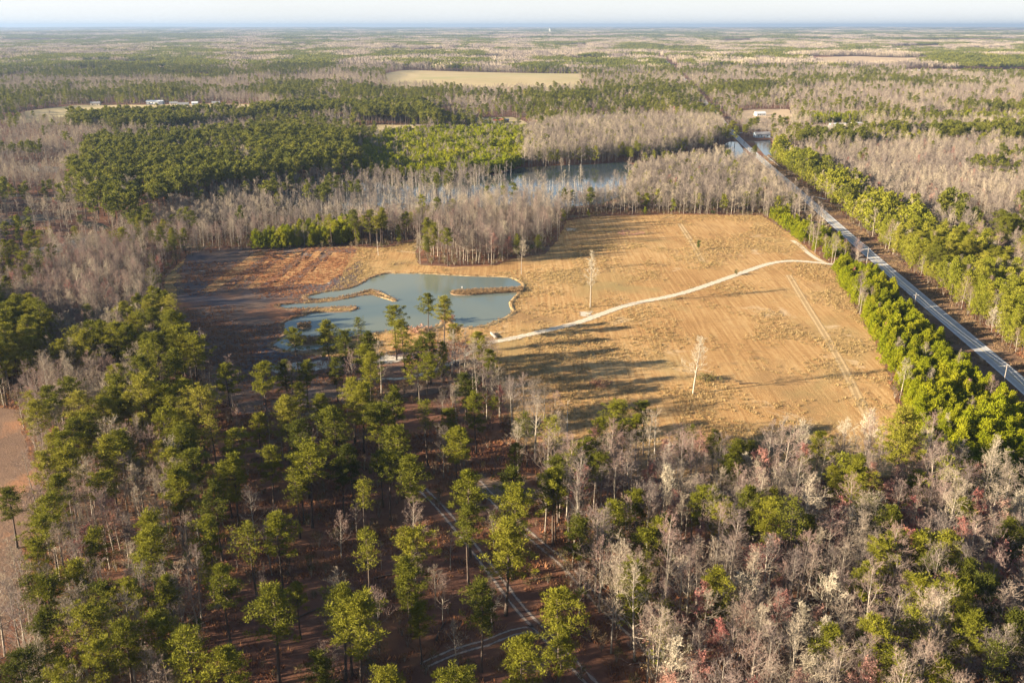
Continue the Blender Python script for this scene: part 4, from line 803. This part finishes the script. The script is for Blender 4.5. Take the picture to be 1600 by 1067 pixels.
for i in ii:
    k = KN[K[i]]; zn = ZN[Z[i]]; d = KINDS[k]; vi = VI[i]
    if i in SPECIAL: vi = i % len(d['tmesh'])
    make_tree(i, NAME[k], [('trunk' if k not in ('bush', 'ever') else 'stem', d['tmesh'][vi]), ('crown' if k not in ('bush', 'ever') else 'foliage', d['cmesh'][vi])], SPECIAL.get(i, LAB.get(i)), CAT[k], f'{CAT[k]}s {ZTXT[zn]}')
print('individual trees', len(ii))

# the remaining trees of each kind, near and far
D = np.hypot(X, Y)
GN = dict(pine='pine_woods', mid='roadside_pine_woods', young='young_pine_woods', bare='bare_woods', red='budding_woods', lone='lone_woods', oak='oak_woods', snag='dead_tree_woods', bush='shrub_growth', ever='evergreen_growth')
for ki, k in enumerate(KN):
    d = KINDS[k]
    for part, sel in (('near', (~indiv) & (K == ki) & (D < 560)), ('far', (~indiv) & (K == ki) & (D >= 560))):
        idx = np.nonzero(sel)[0]
        if not len(idx): continue
        pr = [[(T[0], T[1], 0), (C[0], C[1], 1)] for T, C in d[part]]
        w = SC[idx]*(.9+.2*rng.rand(len(idx)))
        if part == 'far': w = w*1.08
        scatter_object(GN[k], f"{'nearer' if part == 'near' else 'distant'} mass of {LOOK[k].split(' with')[0].replace('tree', 'trees')} around and beyond the clearing", 'woods', pr, [d['tm'], d['cm'] if part == 'near' else d['fm']],
                       np.stack([X[idx], Y[idx], hz(X[idx], Y[idx])], 1), ROT[idx], (w, SC[idx]), rng.randint(0, len(pr), len(idx)))

# ------------------------------------------------------------------ far forest in patches
def patch_shape(seed, size, n, kd, h):
    rg = np.random.RandomState(seed); B = MB(); g = int(math.sqrt(n)); a, b = np.meshgrid(np.arange(g), np.arange(g)); q = (np.stack([a.ravel(), b.ravel()], 1)+.5+(rg.rand(g*g, 2)-.5)*.9)/g-.5; q *= size
    hh = h*(.75+.4*rg.rand(g*g))
    if kd == 'p':
        c = np.column_stack([q, hh*.72]); B.tufts(c, np.full((len(c), 1), 2.6)*np.array([[1, 1, 1.6]]), 20, 2.6, 2.2, rg, .3)
    else:
        for r_ in range(4):
            an = rg.rand(g*g)*6.28; tl = rg.rand(g*g, 1)*.35; p0 = np.column_stack([q, hh*.18]); e = p0+np.column_stack([np.cos(an)*hh*.16, np.sin(an)*hh*.16, hh*(.6+.3*rg.rand(g*g))]); B.sliver(e, p0, .4, rg)
        c = np.column_stack([q, hh*.7]); B.tufts(c, np.full((len(c), 1), 2.6)*np.array([[1, 1, 1.7]]), 18, 1.9, .7, rg, .5)
    return B.get()
def patches(y0, y1, sp, xk, sx, sz):
    X, Y = scatter(-xk*y1, xk*y1, y0, y1, sp); r = np.hypot(X, Y); m = (np.abs(X) < xk*Y+100) & (r > y0) & (r < y1) & (Y > 0)
    X, Y = X[m], Y[m]; g = np.ones(len(X), bool)
    for _, p in FARM_PX:
        p = GP(p); g &= ~inpoly(X, Y, p) & ~((distline(X, Y, p, True) < sp*.45) & (Y > np.mean([q[1] for q in p])*.0+1) )
    g &= distline(X, Y, RC[RC[:, 1] > 900][::3]) > sp*.5+5
    # small openings
    g &= fbm(X*.8+777, Y*.9+99, 300 if y0 < 8000 else 700, 2) < .74
    X, Y = X[g], Y[g]; c = fbm(X, Y*.55, 230 if y0 < 8000 else 600, 4)+.05*rng.normal(size=len(X)); u, v = toPix(X, Y); c = c+.12*((u < 360) & (v > 103) & (v < 126))+.10*((u > 1440) & (v > 84) & (v < 106))+.10*((u > 590) & (u < 760) & (v > 96) & (v < 112))
    return X, Y, c
pv = [patch_shape(201+i, 44, 36, 'p', 19) for i in range(3)]; bv = [patch_shape(211+i, 44, 36, 'b', 19) for i in range(3)]
for (y0, y1, spc, sx, sz) in ((2700, 8200, 42, .98, 1.0), (8200, 20000, 110, 2.6, 1.05), (20000, 45000, 330, 7.6, 1.2)):
    PX, PY, c = patches(y0, y1, spc, .66, sx, sz); thr = .51 if y0 < 8000 else .455
    for nm, vs, sel, mt in (('far_pine_forest', pv, c > thr, 'pine_far'), ('far_hardwood_forest', bv, c <= thr, 'twig_far')):
        q = np.nonzero(sel)[0]; s1 = np.full(len(q), sx)*(.95+.2*rng.rand(len(q)))
        scatter_object(nm, f"{'dark evergreen' if 'pine' in nm else 'grey-brown leafless'} forest {'in the middle distance' if y0 < 8000 else 'on the low hills' if y0 < 20000 else 'along the horizon'}", 'forest', [[(v, f, 0)] for v, f in vs], [M[mt]],
                       np.stack([PX[q], PY[q], hz(PX[q], PY[q])], 1), rng.rand(len(q))*6.28, (s1, np.full(len(q), sz)*(.9+.25*rng.rand(len(q)))), rng.randint(0, 3, len(q)))

# ------------------------------------------------------------------ grass, undergrowth
def tuft(seed, n, h, r, w):
    rg = np.random.RandomState(seed); B = MB(); a = rg.rand(n)*6.28; q = rg.rand(n)**.5*r; p = np.stack([np.cos(a)*q, np.sin(a)*q, np.zeros(n)], 1)
    e = p+np.stack([np.cos(a)*.35*rg.rand(n), np.sin(a)*.35*rg.rand(n), h*(.5+.6*rg.rand(n))], 1); B.sliver(p, e, w, rg); return B.get()
tf = [tuft(300+i, 16, .55, .55, .07) for i in range(4)]
pts = []
def grass(poly, sp, z=.02, cond=None):
    P = np.array(poly); x, y = scatter(P[:, 0].min(), P[:, 0].max(), P[:, 1].min(), P[:, 1].max(), sp); m = inpoly(x, y, poly); x, y = x[m], y[m]
    m = ~inpoly(x, y, POND) & (distline(x, y, GP([(762,536),(835,521),(900,505),(985,476),(1060,460),(1110,444),(1150,430),(1200,413),(1235,408),(1270,410),(1300,413)])) > 2.6); return x[m], y[m]
gx, gy = grass(OPEN, 1.7); dens = fbm(gx, gy, 22, 3); keep = (dens+.25*rng.rand(len(gx))) > .60+.07*(gx > 60); gx, gy, dens = gx[keep], gy[keep], dens[keep]
u, v = toPix(gx, gy); marsh = inpoly(u, v, [(280,400),(330,386),(560,388),(520,450),(470,464),(480,480),(440,520),(450,552),(600,560),(620,530),(720,520),(760,590),(700,610),(440,650),(300,590)]); s0 = (.55+.9*rng.rand(len(gx)))*(.7+.7*dens)
for nm, lb, mt, sel in (('dry_grass', 'tan dry grass tufts covering the meadow', 'grass_dry', ~marsh), ('marsh_grass', 'rusty brown grass tufts on the damp flat beside the pond', 'grass_red', marsh)):
    q = np.nonzero(sel)[0]; scatter_object(nm, lb, 'grass', [[(v_, f_, 0)] for v_, f_ in tf], [M[mt]], np.stack([gx[q], gy[q], np.full(len(q), .02)], 1), rng.rand(len(q))*6.28, (s0[q]*1.1, s0[q]), rng.randint(0, 4, len(q)))
bx, by = scatter(-190, 330, 120, 330, 1.9); m = ok(bx, by); bx, by = bx[m], by[m]; keep = fbm(bx, by, 13, 3)+.2*rng.rand(len(bx)) > .60; bx, by = bx[keep], by[keep]
tr = np.minimum.reduce([distline(bx, by, GP([(660,765),(735,850),(812,950),(880,1020),(940,1085)])), distline(bx, by, GP([(745,752),(820,830),(940,945),(1080,1080)])), distline(bx, by, GP([(660,1040),(760,1004),(835,982)]))]) > 2.4; bx, by = bx[tr], by[tr]
s0 = .9+1.2*rng.rand(len(bx))
scatter_object('forest_floor_grass', 'rusty red-brown grass clumps over the forest floor', 'grass', [[(v_, f_, 0)] for v_, f_ in tf], [M['grass_red']], np.stack([bx, by, np.zeros(len(bx))], 1), rng.rand(len(bx))*6.28, (s0*1.2, s0), rng.randint(0, 4, len(bx)))
# thin undergrowth under the hardwoods
ux, uy = scatter(-260, 420, 110, 620, 4.2); m = ok(ux, uy) & (np.abs(ux) < .62*uy+60); ux, uy = ux[m], uy[m]; z_ = classify_done(ux, uy); m = (~np.isin(z_, [ZN.index('open pine grove'), ZN.index('strip between meadow and road'), ZN.index('band below the road')])) | (rng.rand(len(ux)) < .38); ux, uy = ux[m], uy[m]
un = [bush_shape(401, 2.6, 1.5, 14, 9, .5, .13, 22), bush_shape(402, 3.6, 1.6, 16, 9, .55, .13, 24), bush_shape(403, 1.8, 1.7, 12, 9, .5, .13, 20)]; s0 = .6+.8*rng.rand(len(ux))
scatter_object('undergrowth', 'tangled brown brush under the leafless trees', 'undergrowth', [[(T[0], T[1], 0), (C[0], C[1], 1)] for T, C in un], [M['bark_grey'], M['shrub']], np.stack([ux, uy, np.zeros(len(ux))], 1), rng.rand(len(ux))*6.28, (s0, s0), rng.randint(0, 3, len(ux)))
# reeds and brush on the pond spits and shore
rp = []
for p in ISL[:3]:
    A = np.array(p); x, y = scatter(A[:, 0].min(), A[:, 0].max(), A[:, 1].min(), A[:, 1].max(), .8); m = inpoly(x, y, p); rp.append(np.stack([x[m], y[m], np.full(m.sum(), .75)], 1))
sh = smooth_line(POND+[POND[0]], .8); sh = sh+rng.normal(size=sh.shape)*.9; m = ~inpoly(sh[:, 0], sh[:, 1], POND); sh = sh[m]; rp.append(np.column_stack([sh, np.full(len(sh), .3)])); rp = np.concatenate(rp)
scatter_object('shore_reeds', 'brown reeds along the pond shore and spits', 'reeds', [[(v_, f_, 0)] for v_, f_ in tf], [M['reed']], rp, rng.rand(len(rp))*6.28, (.8+.5*rng.rand(len(rp)), 1.0+.9*rng.rand(len(rp))), rng.randint(0, 4, len(rp)))

# ------------------------------------------------------------------ poles, wires, small things
def utility_pole(x, y, label, h=9.5):
    e = tag(obj('utility_pole', None), label, 'utility pole', 'utility poles along the road'); e.location = (x, y, 0); e.rotation_euler = (0, 0, -.1)
    B = MB(); B.tube([(0, 0, 0), (0, 0, h*.5), (0, 0, h)], [.17, .14, .11], 8); v, f = B.get(); obj('pole', mesh('pole', v, f, [M['pole']]), e)
    v, f = boxm(-1.0, 1.0, -.06, .06, h-.75, h-.6); obj('crossarm', mesh('crossarm', v, f, [M['pole']]), e)
    for dx in (-.85, 0.0, .85):
        B = MB(); z = h-.6 if dx else h; B.tube([(dx, 0, z), (dx, 0, z+.12), (dx, 0, z+.22)], [.05, .07, .03], 6); v, f = B.get(); obj('insulator', mesh('insulator', v, f, [M['steel']]), e)
PP = [(161.5, 205), (171.5, 290), (177, 377), (188.5, 463), (198, 560), (207, 660), (219, 770), (229, 880)]
PL = ['nearest utility pole left of the road at the right edge', 'utility pole left of the road above the ditch shrubs', 'utility pole beside the road right of the upper young pine band', 'utility pole beside the lane entrance and bare bush', 'utility pole left of the road above the young pine strip', 'utility pole left of the road before the bare woods', 'utility pole left of the road halfway to the causeway', 'farthest utility pole near the causeway']
for (x, y), l in zip(PP, PL): utility_pole(x, y, l)
B = MB()
for dx, z in ((-.85, 9.1), (0, 9.7), (.85, 9.1)):
    for a, b in zip(PP[:-1], PP[1:]):
        t = np.linspace(0, 1, 7); B.tube(np.stack([a[0]+dx+(b[0]-a[0])*t, a[1]+(b[1]-a[1])*t, z-4*1.1*t*(1-t)], 1), np.full(7, .022), 3)
v, f = B.get(); tag(obj('power_line', mesh('power_line', v, f, [M['wire']])), 'thin power wires strung between the poles along the road', 'power line')
# concrete slab by the lane
p = G(771, 525); v, f = boxm(-.4, .4, -3.4, 3.4, 0, .7); o = obj('concrete_headwall', mesh('concrete_headwall', v, f, [M['concrete']]), None, (p[0], p[1], .02), R(18)); bv_ = o.modifiers.new('bevel', 'BEVEL'); bv_.width = .08; tag(o, 'short pale concrete wall lying beside the lane near the pond', 'concrete wall')
p = G(1190, 247.5)
B = MB(); q0 = np.array([232.5, 800, .75]); q1 = np.array([240.5, 880, .75]); e = tag(obj('guard_rail', None), 'long steel guard rail along the causeway between the ponds', 'guard rail'); 
B.tube([q0+[7.2, 0, 0], q1+[7.2, 0, 0]], [.16, .16], 4); v, f = B.get(); obj('rail', mesh('rail', v, f, [M['steel']]), e)
for t in np.linspace(0, 1, 14):
    q = q0+(q1-q0)*t+[7.2, .2, 0]; v, f = boxm(q[0]-.08, q[0]+.08, q[1]+.12, q[1]+.28, 0, .8); obj('post', mesh('post', v, f, [M['pole']]), e)
# brush pile under the lone lower tree, stump, ivy-covered snag
def single(name, shape, px, py, h0, h, label, cat, mt, mc, kx=1.0):
    p = G(px, py); e = tag(obj(name, None, None, (p[0], p[1], 0)), label, cat); s = h/h0; e.scale = (s*kx, s*kx, s)
    (tv, tf_), (cv, cf) = shape; obj('stem' if cat in ('brush pile', 'bush', 'shrub') else 'trunk', mesh('stem', tv, tf_, [M[mt]]), e); obj('foliage' if cat in ('brush pile', 'bush', 'shrub') else 'crown', mesh('foliage', cv, cf, [M[mc]]), e)
single('brush_pile', bush_shape(501, 1.8, 2.6, 26, 14, .7, .16, 26), 1102, 594, 1.8, 2.2, 'low pile of grey brush right of the lone lower tree', 'brush pile', 'bark_grey', 'shrub', 1.3)
single('ivy_snag', bush_shape(502, 7, .9, 34, 16, .5, .2, 4), 1091, 391, 7, 6.5, 'dark vine-covered stump standing alone in the upper meadow', 'tree stump', 'bark_pine', 'evergreen')
single('lane_bush', bush_shape(503, 3, 1.1, 16, 14), 1150, 430, 3, 3.4, 'small dark bush on the edge of the pale lane', 'bush', 'bark_grey', 'shrub')
single('roadside_bush', bare_shape(504, 7, .08, .42, 14, 5, 5, 3, 1.3), 1338, 412, 7, 6.5, 'rounded leafless bush at the lane entrance by the road', 'bush', 'bark_grey', 'twig_pale')
single('rusty_brush', bush_shape(505, 2, 2.2, 24, 14, .6, .16, 20), 935, 606, 2, 2.6, 'rust-coloured brush heap on the shaded lower meadow', 'brush pile', 'bark_grey', 'redshrub', 1.3)
single('shore_brush', bush_shape(506, 2.5, 2.6, 26, 16, .5, .2, 20), 698, 503, 2.5, 3.2, 'reddish brush on the point of the near pond shore', 'shrub', 'bark_grey', 'redshrub', 1.4)
single('shore_brush', bush_shape(507, 2.5, 2.6, 26, 16, .5, .2, 20), 650, 520, 2.5, 3.0, 'reddish brush beside the pond, left of the shore point', 'shrub', 'bark_grey', 'redshrub', 1.6)
p = G(722, 457); o = obj('duck_box', None, None, (p[0], p[1], .8)); tag(o, 'small pale post box standing on the right pond spit', 'nest box')
v, f = boxm(-.06, .06, -.06, .06, 0, 1.4); obj('post', mesh('post', v, f, [M['pole']]), o); v, f = boxm(-.28, .28, -.25, .25, 1.3, 2.0); obj('box', mesh('box', v, f, [M['concrete']]), o)
v, f = boxm(-.34, .34, -.31, .31, 2.0, 2.08); obj('lid', mesh('lid', v, f, [M['wwhite']]), o)

# ------------------------------------------------------------------ buildings
def house(px, py, w, d, h, rz, wall, roof, label, name='house', cat='house', nwin=3, rh=None, zoff=0):
    p = G(px, py); z = float(hz(p[0], p[1])); e = tag(obj(name, None, None, (p[0], p[1], z+.1), rz), label, cat); rh = rh or d*.28
    v, f = boxm(-w/2, w/2, -d/2, d/2, 0, h); f = [q for q in f]; v += [(-w/2, 0, h+rh), (w/2, 0, h+rh)]; f += [(4, 6, 8), (7, 5, 9)]; obj('wall', mesh('wall', v, f, [M[wall]]), e)
    o_ = .5; th = .18; V = [(-w/2-o_, -d/2-o_, h-.1), (w/2+o_, -d/2-o_, h-.1), (w/2+o_, 0, h+rh+.1), (-w/2-o_, 0, h+rh+.1), (-w/2-o_, d/2+o_, h-.1), (w/2+o_, d/2+o_, h-.1)]
    V += [(a, b, c+th) for a, b, c in V]; Fc = [(0, 1, 2, 3), (3, 2, 5, 4), (6, 9, 8, 7), (9, 10, 11, 8), (0, 6, 7, 1), (1, 7, 8, 2), (2, 8, 11, 5), (5, 11, 10, 4), (4, 10, 9, 3), (3, 9, 6, 0)]
    obj('roof', mesh('roof', V, Fc, [M[roof]]), e)
    xs = np.linspace(-w/2, w/2, nwin+3)[1:-1]
    for k, x in enumerate(xs):
        if k == len(xs)//2: v, f = boxm(x-.5, x+.5, -d/2-.06, -d/2+.02, 0, min(2.1, h-.3)); obj('door', mesh('door', v, f, [M['door']]), e)
        else: v, f = boxm(x-.6, x+.6, -d/2-.06, -d/2+.02, h*.35, h*.78); obj('window', mesh('window', v, f, [M['glass']]), e)
    for sx in (-1, 1): v, f = boxm(sx*(w/2)-.03, sx*(w/2)+.03, -.7, .7, h*.35, h*.78); obj('window', mesh('window', v, f, [M['glass']]), e)
    return e
house(779, 193, 13, 8, 3.6, R(6), 'wwhite', 'rred', 'small white house with red roof on the pale lawn beyond the swamp')
house(790, 192, 8, 7, 3.0, R(6), 'brick', 'rgrey', 'low red-roofed wing just right of the small white house', 'shed', 'shed', 1)
house(1190, 215, 17, 9, 3.6, R(4), 'wblue', 'rgrey', 'blue-grey house standing at the water above the roadside pond')
house(1187, 182, 14, 9, 3.4, R(10), 'wwhite', 'rwhite', 'pale house behind the field by the road junction')
house(943, 187, 12, 8, 3.4, R(30), 'wwhite', 'rwhite', 'white-gabled house among trees beyond the lake')
house(243, 163.5, 26, 10, 4.5, R(2), 'wwhite', 'rwhite', 'long white metal barn at the far left pasture', 'barn', 'barn', 3, 1.6)
for a in [(272, 165.5, 12, 8, 'wtan', 'rgrey', 'tan farmhouse just right of the long white barn'), (287, 167, 16, 8, 'wwhite', 'rgrey', 'pale low shed in the middle of the farm cluster'), (305, 165, 9, 7, 'wblue', 'rwhite', 'small bluish outbuilding right in the farm cluster'), (338, 165, 12, 8, 'wtan', 'rgrey', 'tan shed at the right end of the farm cluster'), (150, 166, 14, 9, 'wtan', 'rgrey', 'lone tan farmhouse at the top of the left pasture')]:
    house(a[0], a[1], a[2], a[3], 3.4, R(8), a[4], a[5], a[6], 'farm_building', 'farm building', 2)
house(1308, 198, 20, 6, 3.2, R(2), 'wwhite', 'rwhite', 'long white trailer home in the clearing right of the road', 'mobile_home', 'mobile home', 3, .8)
house(1297, 202, 10, 6, 3.0, R(55), 'wwhite', 'rwhite', 'small white shed turned askew left of the trailer home', 'shed', 'shed', 1, .9)
house(1326, 199, 9, 6, 3.0, R(2), 'wtan', 'rgrey', 'tan shed right of the long trailer home', 'shed', 'shed', 1, .9)
house(1340, 196.5, 16, 7, 3.0, R(2), 'wtan', 'rwhite', 'tan low building at the right end of the trailer clearing', 'shed', 'shed', 2, .9)
house(1275, 275, 9, 7, 3.4, R(20), 'wblue', 'rwhite', 'small blue-white house hidden in trees right of the road')
for x, l in ((1434, 'leftmost white chicken house far right beyond the woods'), (1474, 'second white chicken house far right'), (1496, 'third white chicken house far right, small'), (1586, 'white building at the far right edge of the pale field')):
    house(x, 111.5, 34 if x < 1490 else 18, 12, 4, R(2), 'wwhite', 'rwhite', l, 'poultry_house', 'farm building', 3, 2)
house(1012, 108, 26, 12, 5, 0, 'wwhite', 'rwhite', 'distant pale barn behind the big green pasture', 'barn', 'barn', 2)
# water tower on the horizon
tx, ty = 56/1400*13500, 13500.0; tz = float(hz(tx, ty)); e = tag(obj('water_tower', None, None, (tx, ty, tz)), 'tiny white water tower standing on the horizon near the centre', 'water tower')
B = MB(); a = np.linspace(0, math.pi, 9); B.tube(np.stack([a*0, a*0, 52-9*np.cos(a)], 1), np.maximum(.1, 13*np.sin(a)), 16); v, f = B.get(); obj('tank', mesh('tank', v, f, [M['wwhite']]), e)
B = MB(); B.tube([(0, 0, 0), (0, 0, 45)], [5, 3.6], 10); v, f = B.get(); obj('column', mesh('column', v, f, [M['wwhite']]), e)
for k in range(6):
    a = k*math.pi/3; B = MB(); B.tube([(15*math.cos(a), 15*math.sin(a), 0), (11*math.cos(a), 11*math.sin(a), 50)], [1.0, .9], 5); v, f = B.get(); obj('leg', mesh('leg', v, f, [M['wwhite']]), e)

# ------------------------------------------------------------------ haze
v, f = boxm(-70000, 70000, -70000, 70000, -16, 205); mh, N, L = newmat('haze_air'); pvn = N.new('ShaderNodeVolumePrincipled'); pvn.inputs['Color'].default_value = (.27, .38, .57, 1); pvn.inputs['Density'].default_value = HAZE if 'HAZE' in globals() else 5.5e-5
pvn.inputs['Anisotropy'].default_value = .2; o = N.new('ShaderNodeOutputMaterial'); L.new(pvn.outputs[0], o.inputs['Volume'])
tag(obj('haze', mesh('haze', v, f, [mh])), kind='stuff')
# fallen logs on the grove floor
for k, (px, py, a, l) in enumerate([(608, 900, 20, 'below the dark grove pine'), (690, 985, 75, 'left of the track fork'), (905, 990, 130, 'between the sandy tracks near the bottom'), (480, 960, 40, 'in the lower left of the grove'), (560, 730, 160, 'in the middle of the grove'), (850, 905, 10, 'just left of the right sandy track'), (1170, 600, 5, 'in the lower meadow')]):
    p = G(px, py); B = MB(); rg = np.random.RandomState(700+k); t = np.linspace(0, 1, 5); B.tube(np.stack([7*t-3.5, .25*np.sin(t*3), .22+0*t], 1), .24-.13*t, 6)
    q0 = np.stack([7*t[1:4]-3.5, 0*t[1:4], .25+0*t[1:4]], 1); B.sliver(q0, q0+rg.normal(size=(3, 3))*.8+[.6, 0, .6], .05, rg); v, f = B.get()
    tag(obj('fallen_log', mesh('fallen_log', v, f, [M['bark_pine']]), None, (p[0], p[1], .02), R(a)), 'grey fallen log lying '+l, 'log', 'fallen logs')

# grass and low weeds on the verges of the road
ty_ = np.arange(215, 900, 1.1); tx_ = np.interp(ty_, RC[:, 1], RC[:, 0]); vx = []; vy = []
for off in np.concatenate([np.arange(-12.5, -4.6, 1.3), np.arange(4.8, 13.5, 1.3)]):
    vx.append(tx_+off+(rng.rand(len(ty_))-.5)*1.4); vy.append(ty_+(rng.rand(len(ty_))-.5)*1.2)
vx = np.concatenate(vx); vy = np.concatenate(vy); q = fbm(vx, vy, 9, 3)+.22*rng.rand(len(vx)) > .58; vx, vy = vx[q], vy[q]; s0 = .5+.9*rng.rand(len(vx))
scatter_object('verge_grass', 'brown and tan weeds on the verges of the road', 'grass', [[(v_, f_, 0)] for v_, f_ in tf], [M['reed']], np.stack([vx, vy, np.full(len(vx), .05)], 1), rng.rand(len(vx))*6.28, (s0*1.1, s0), rng.randint(0, 4, len(vx)))
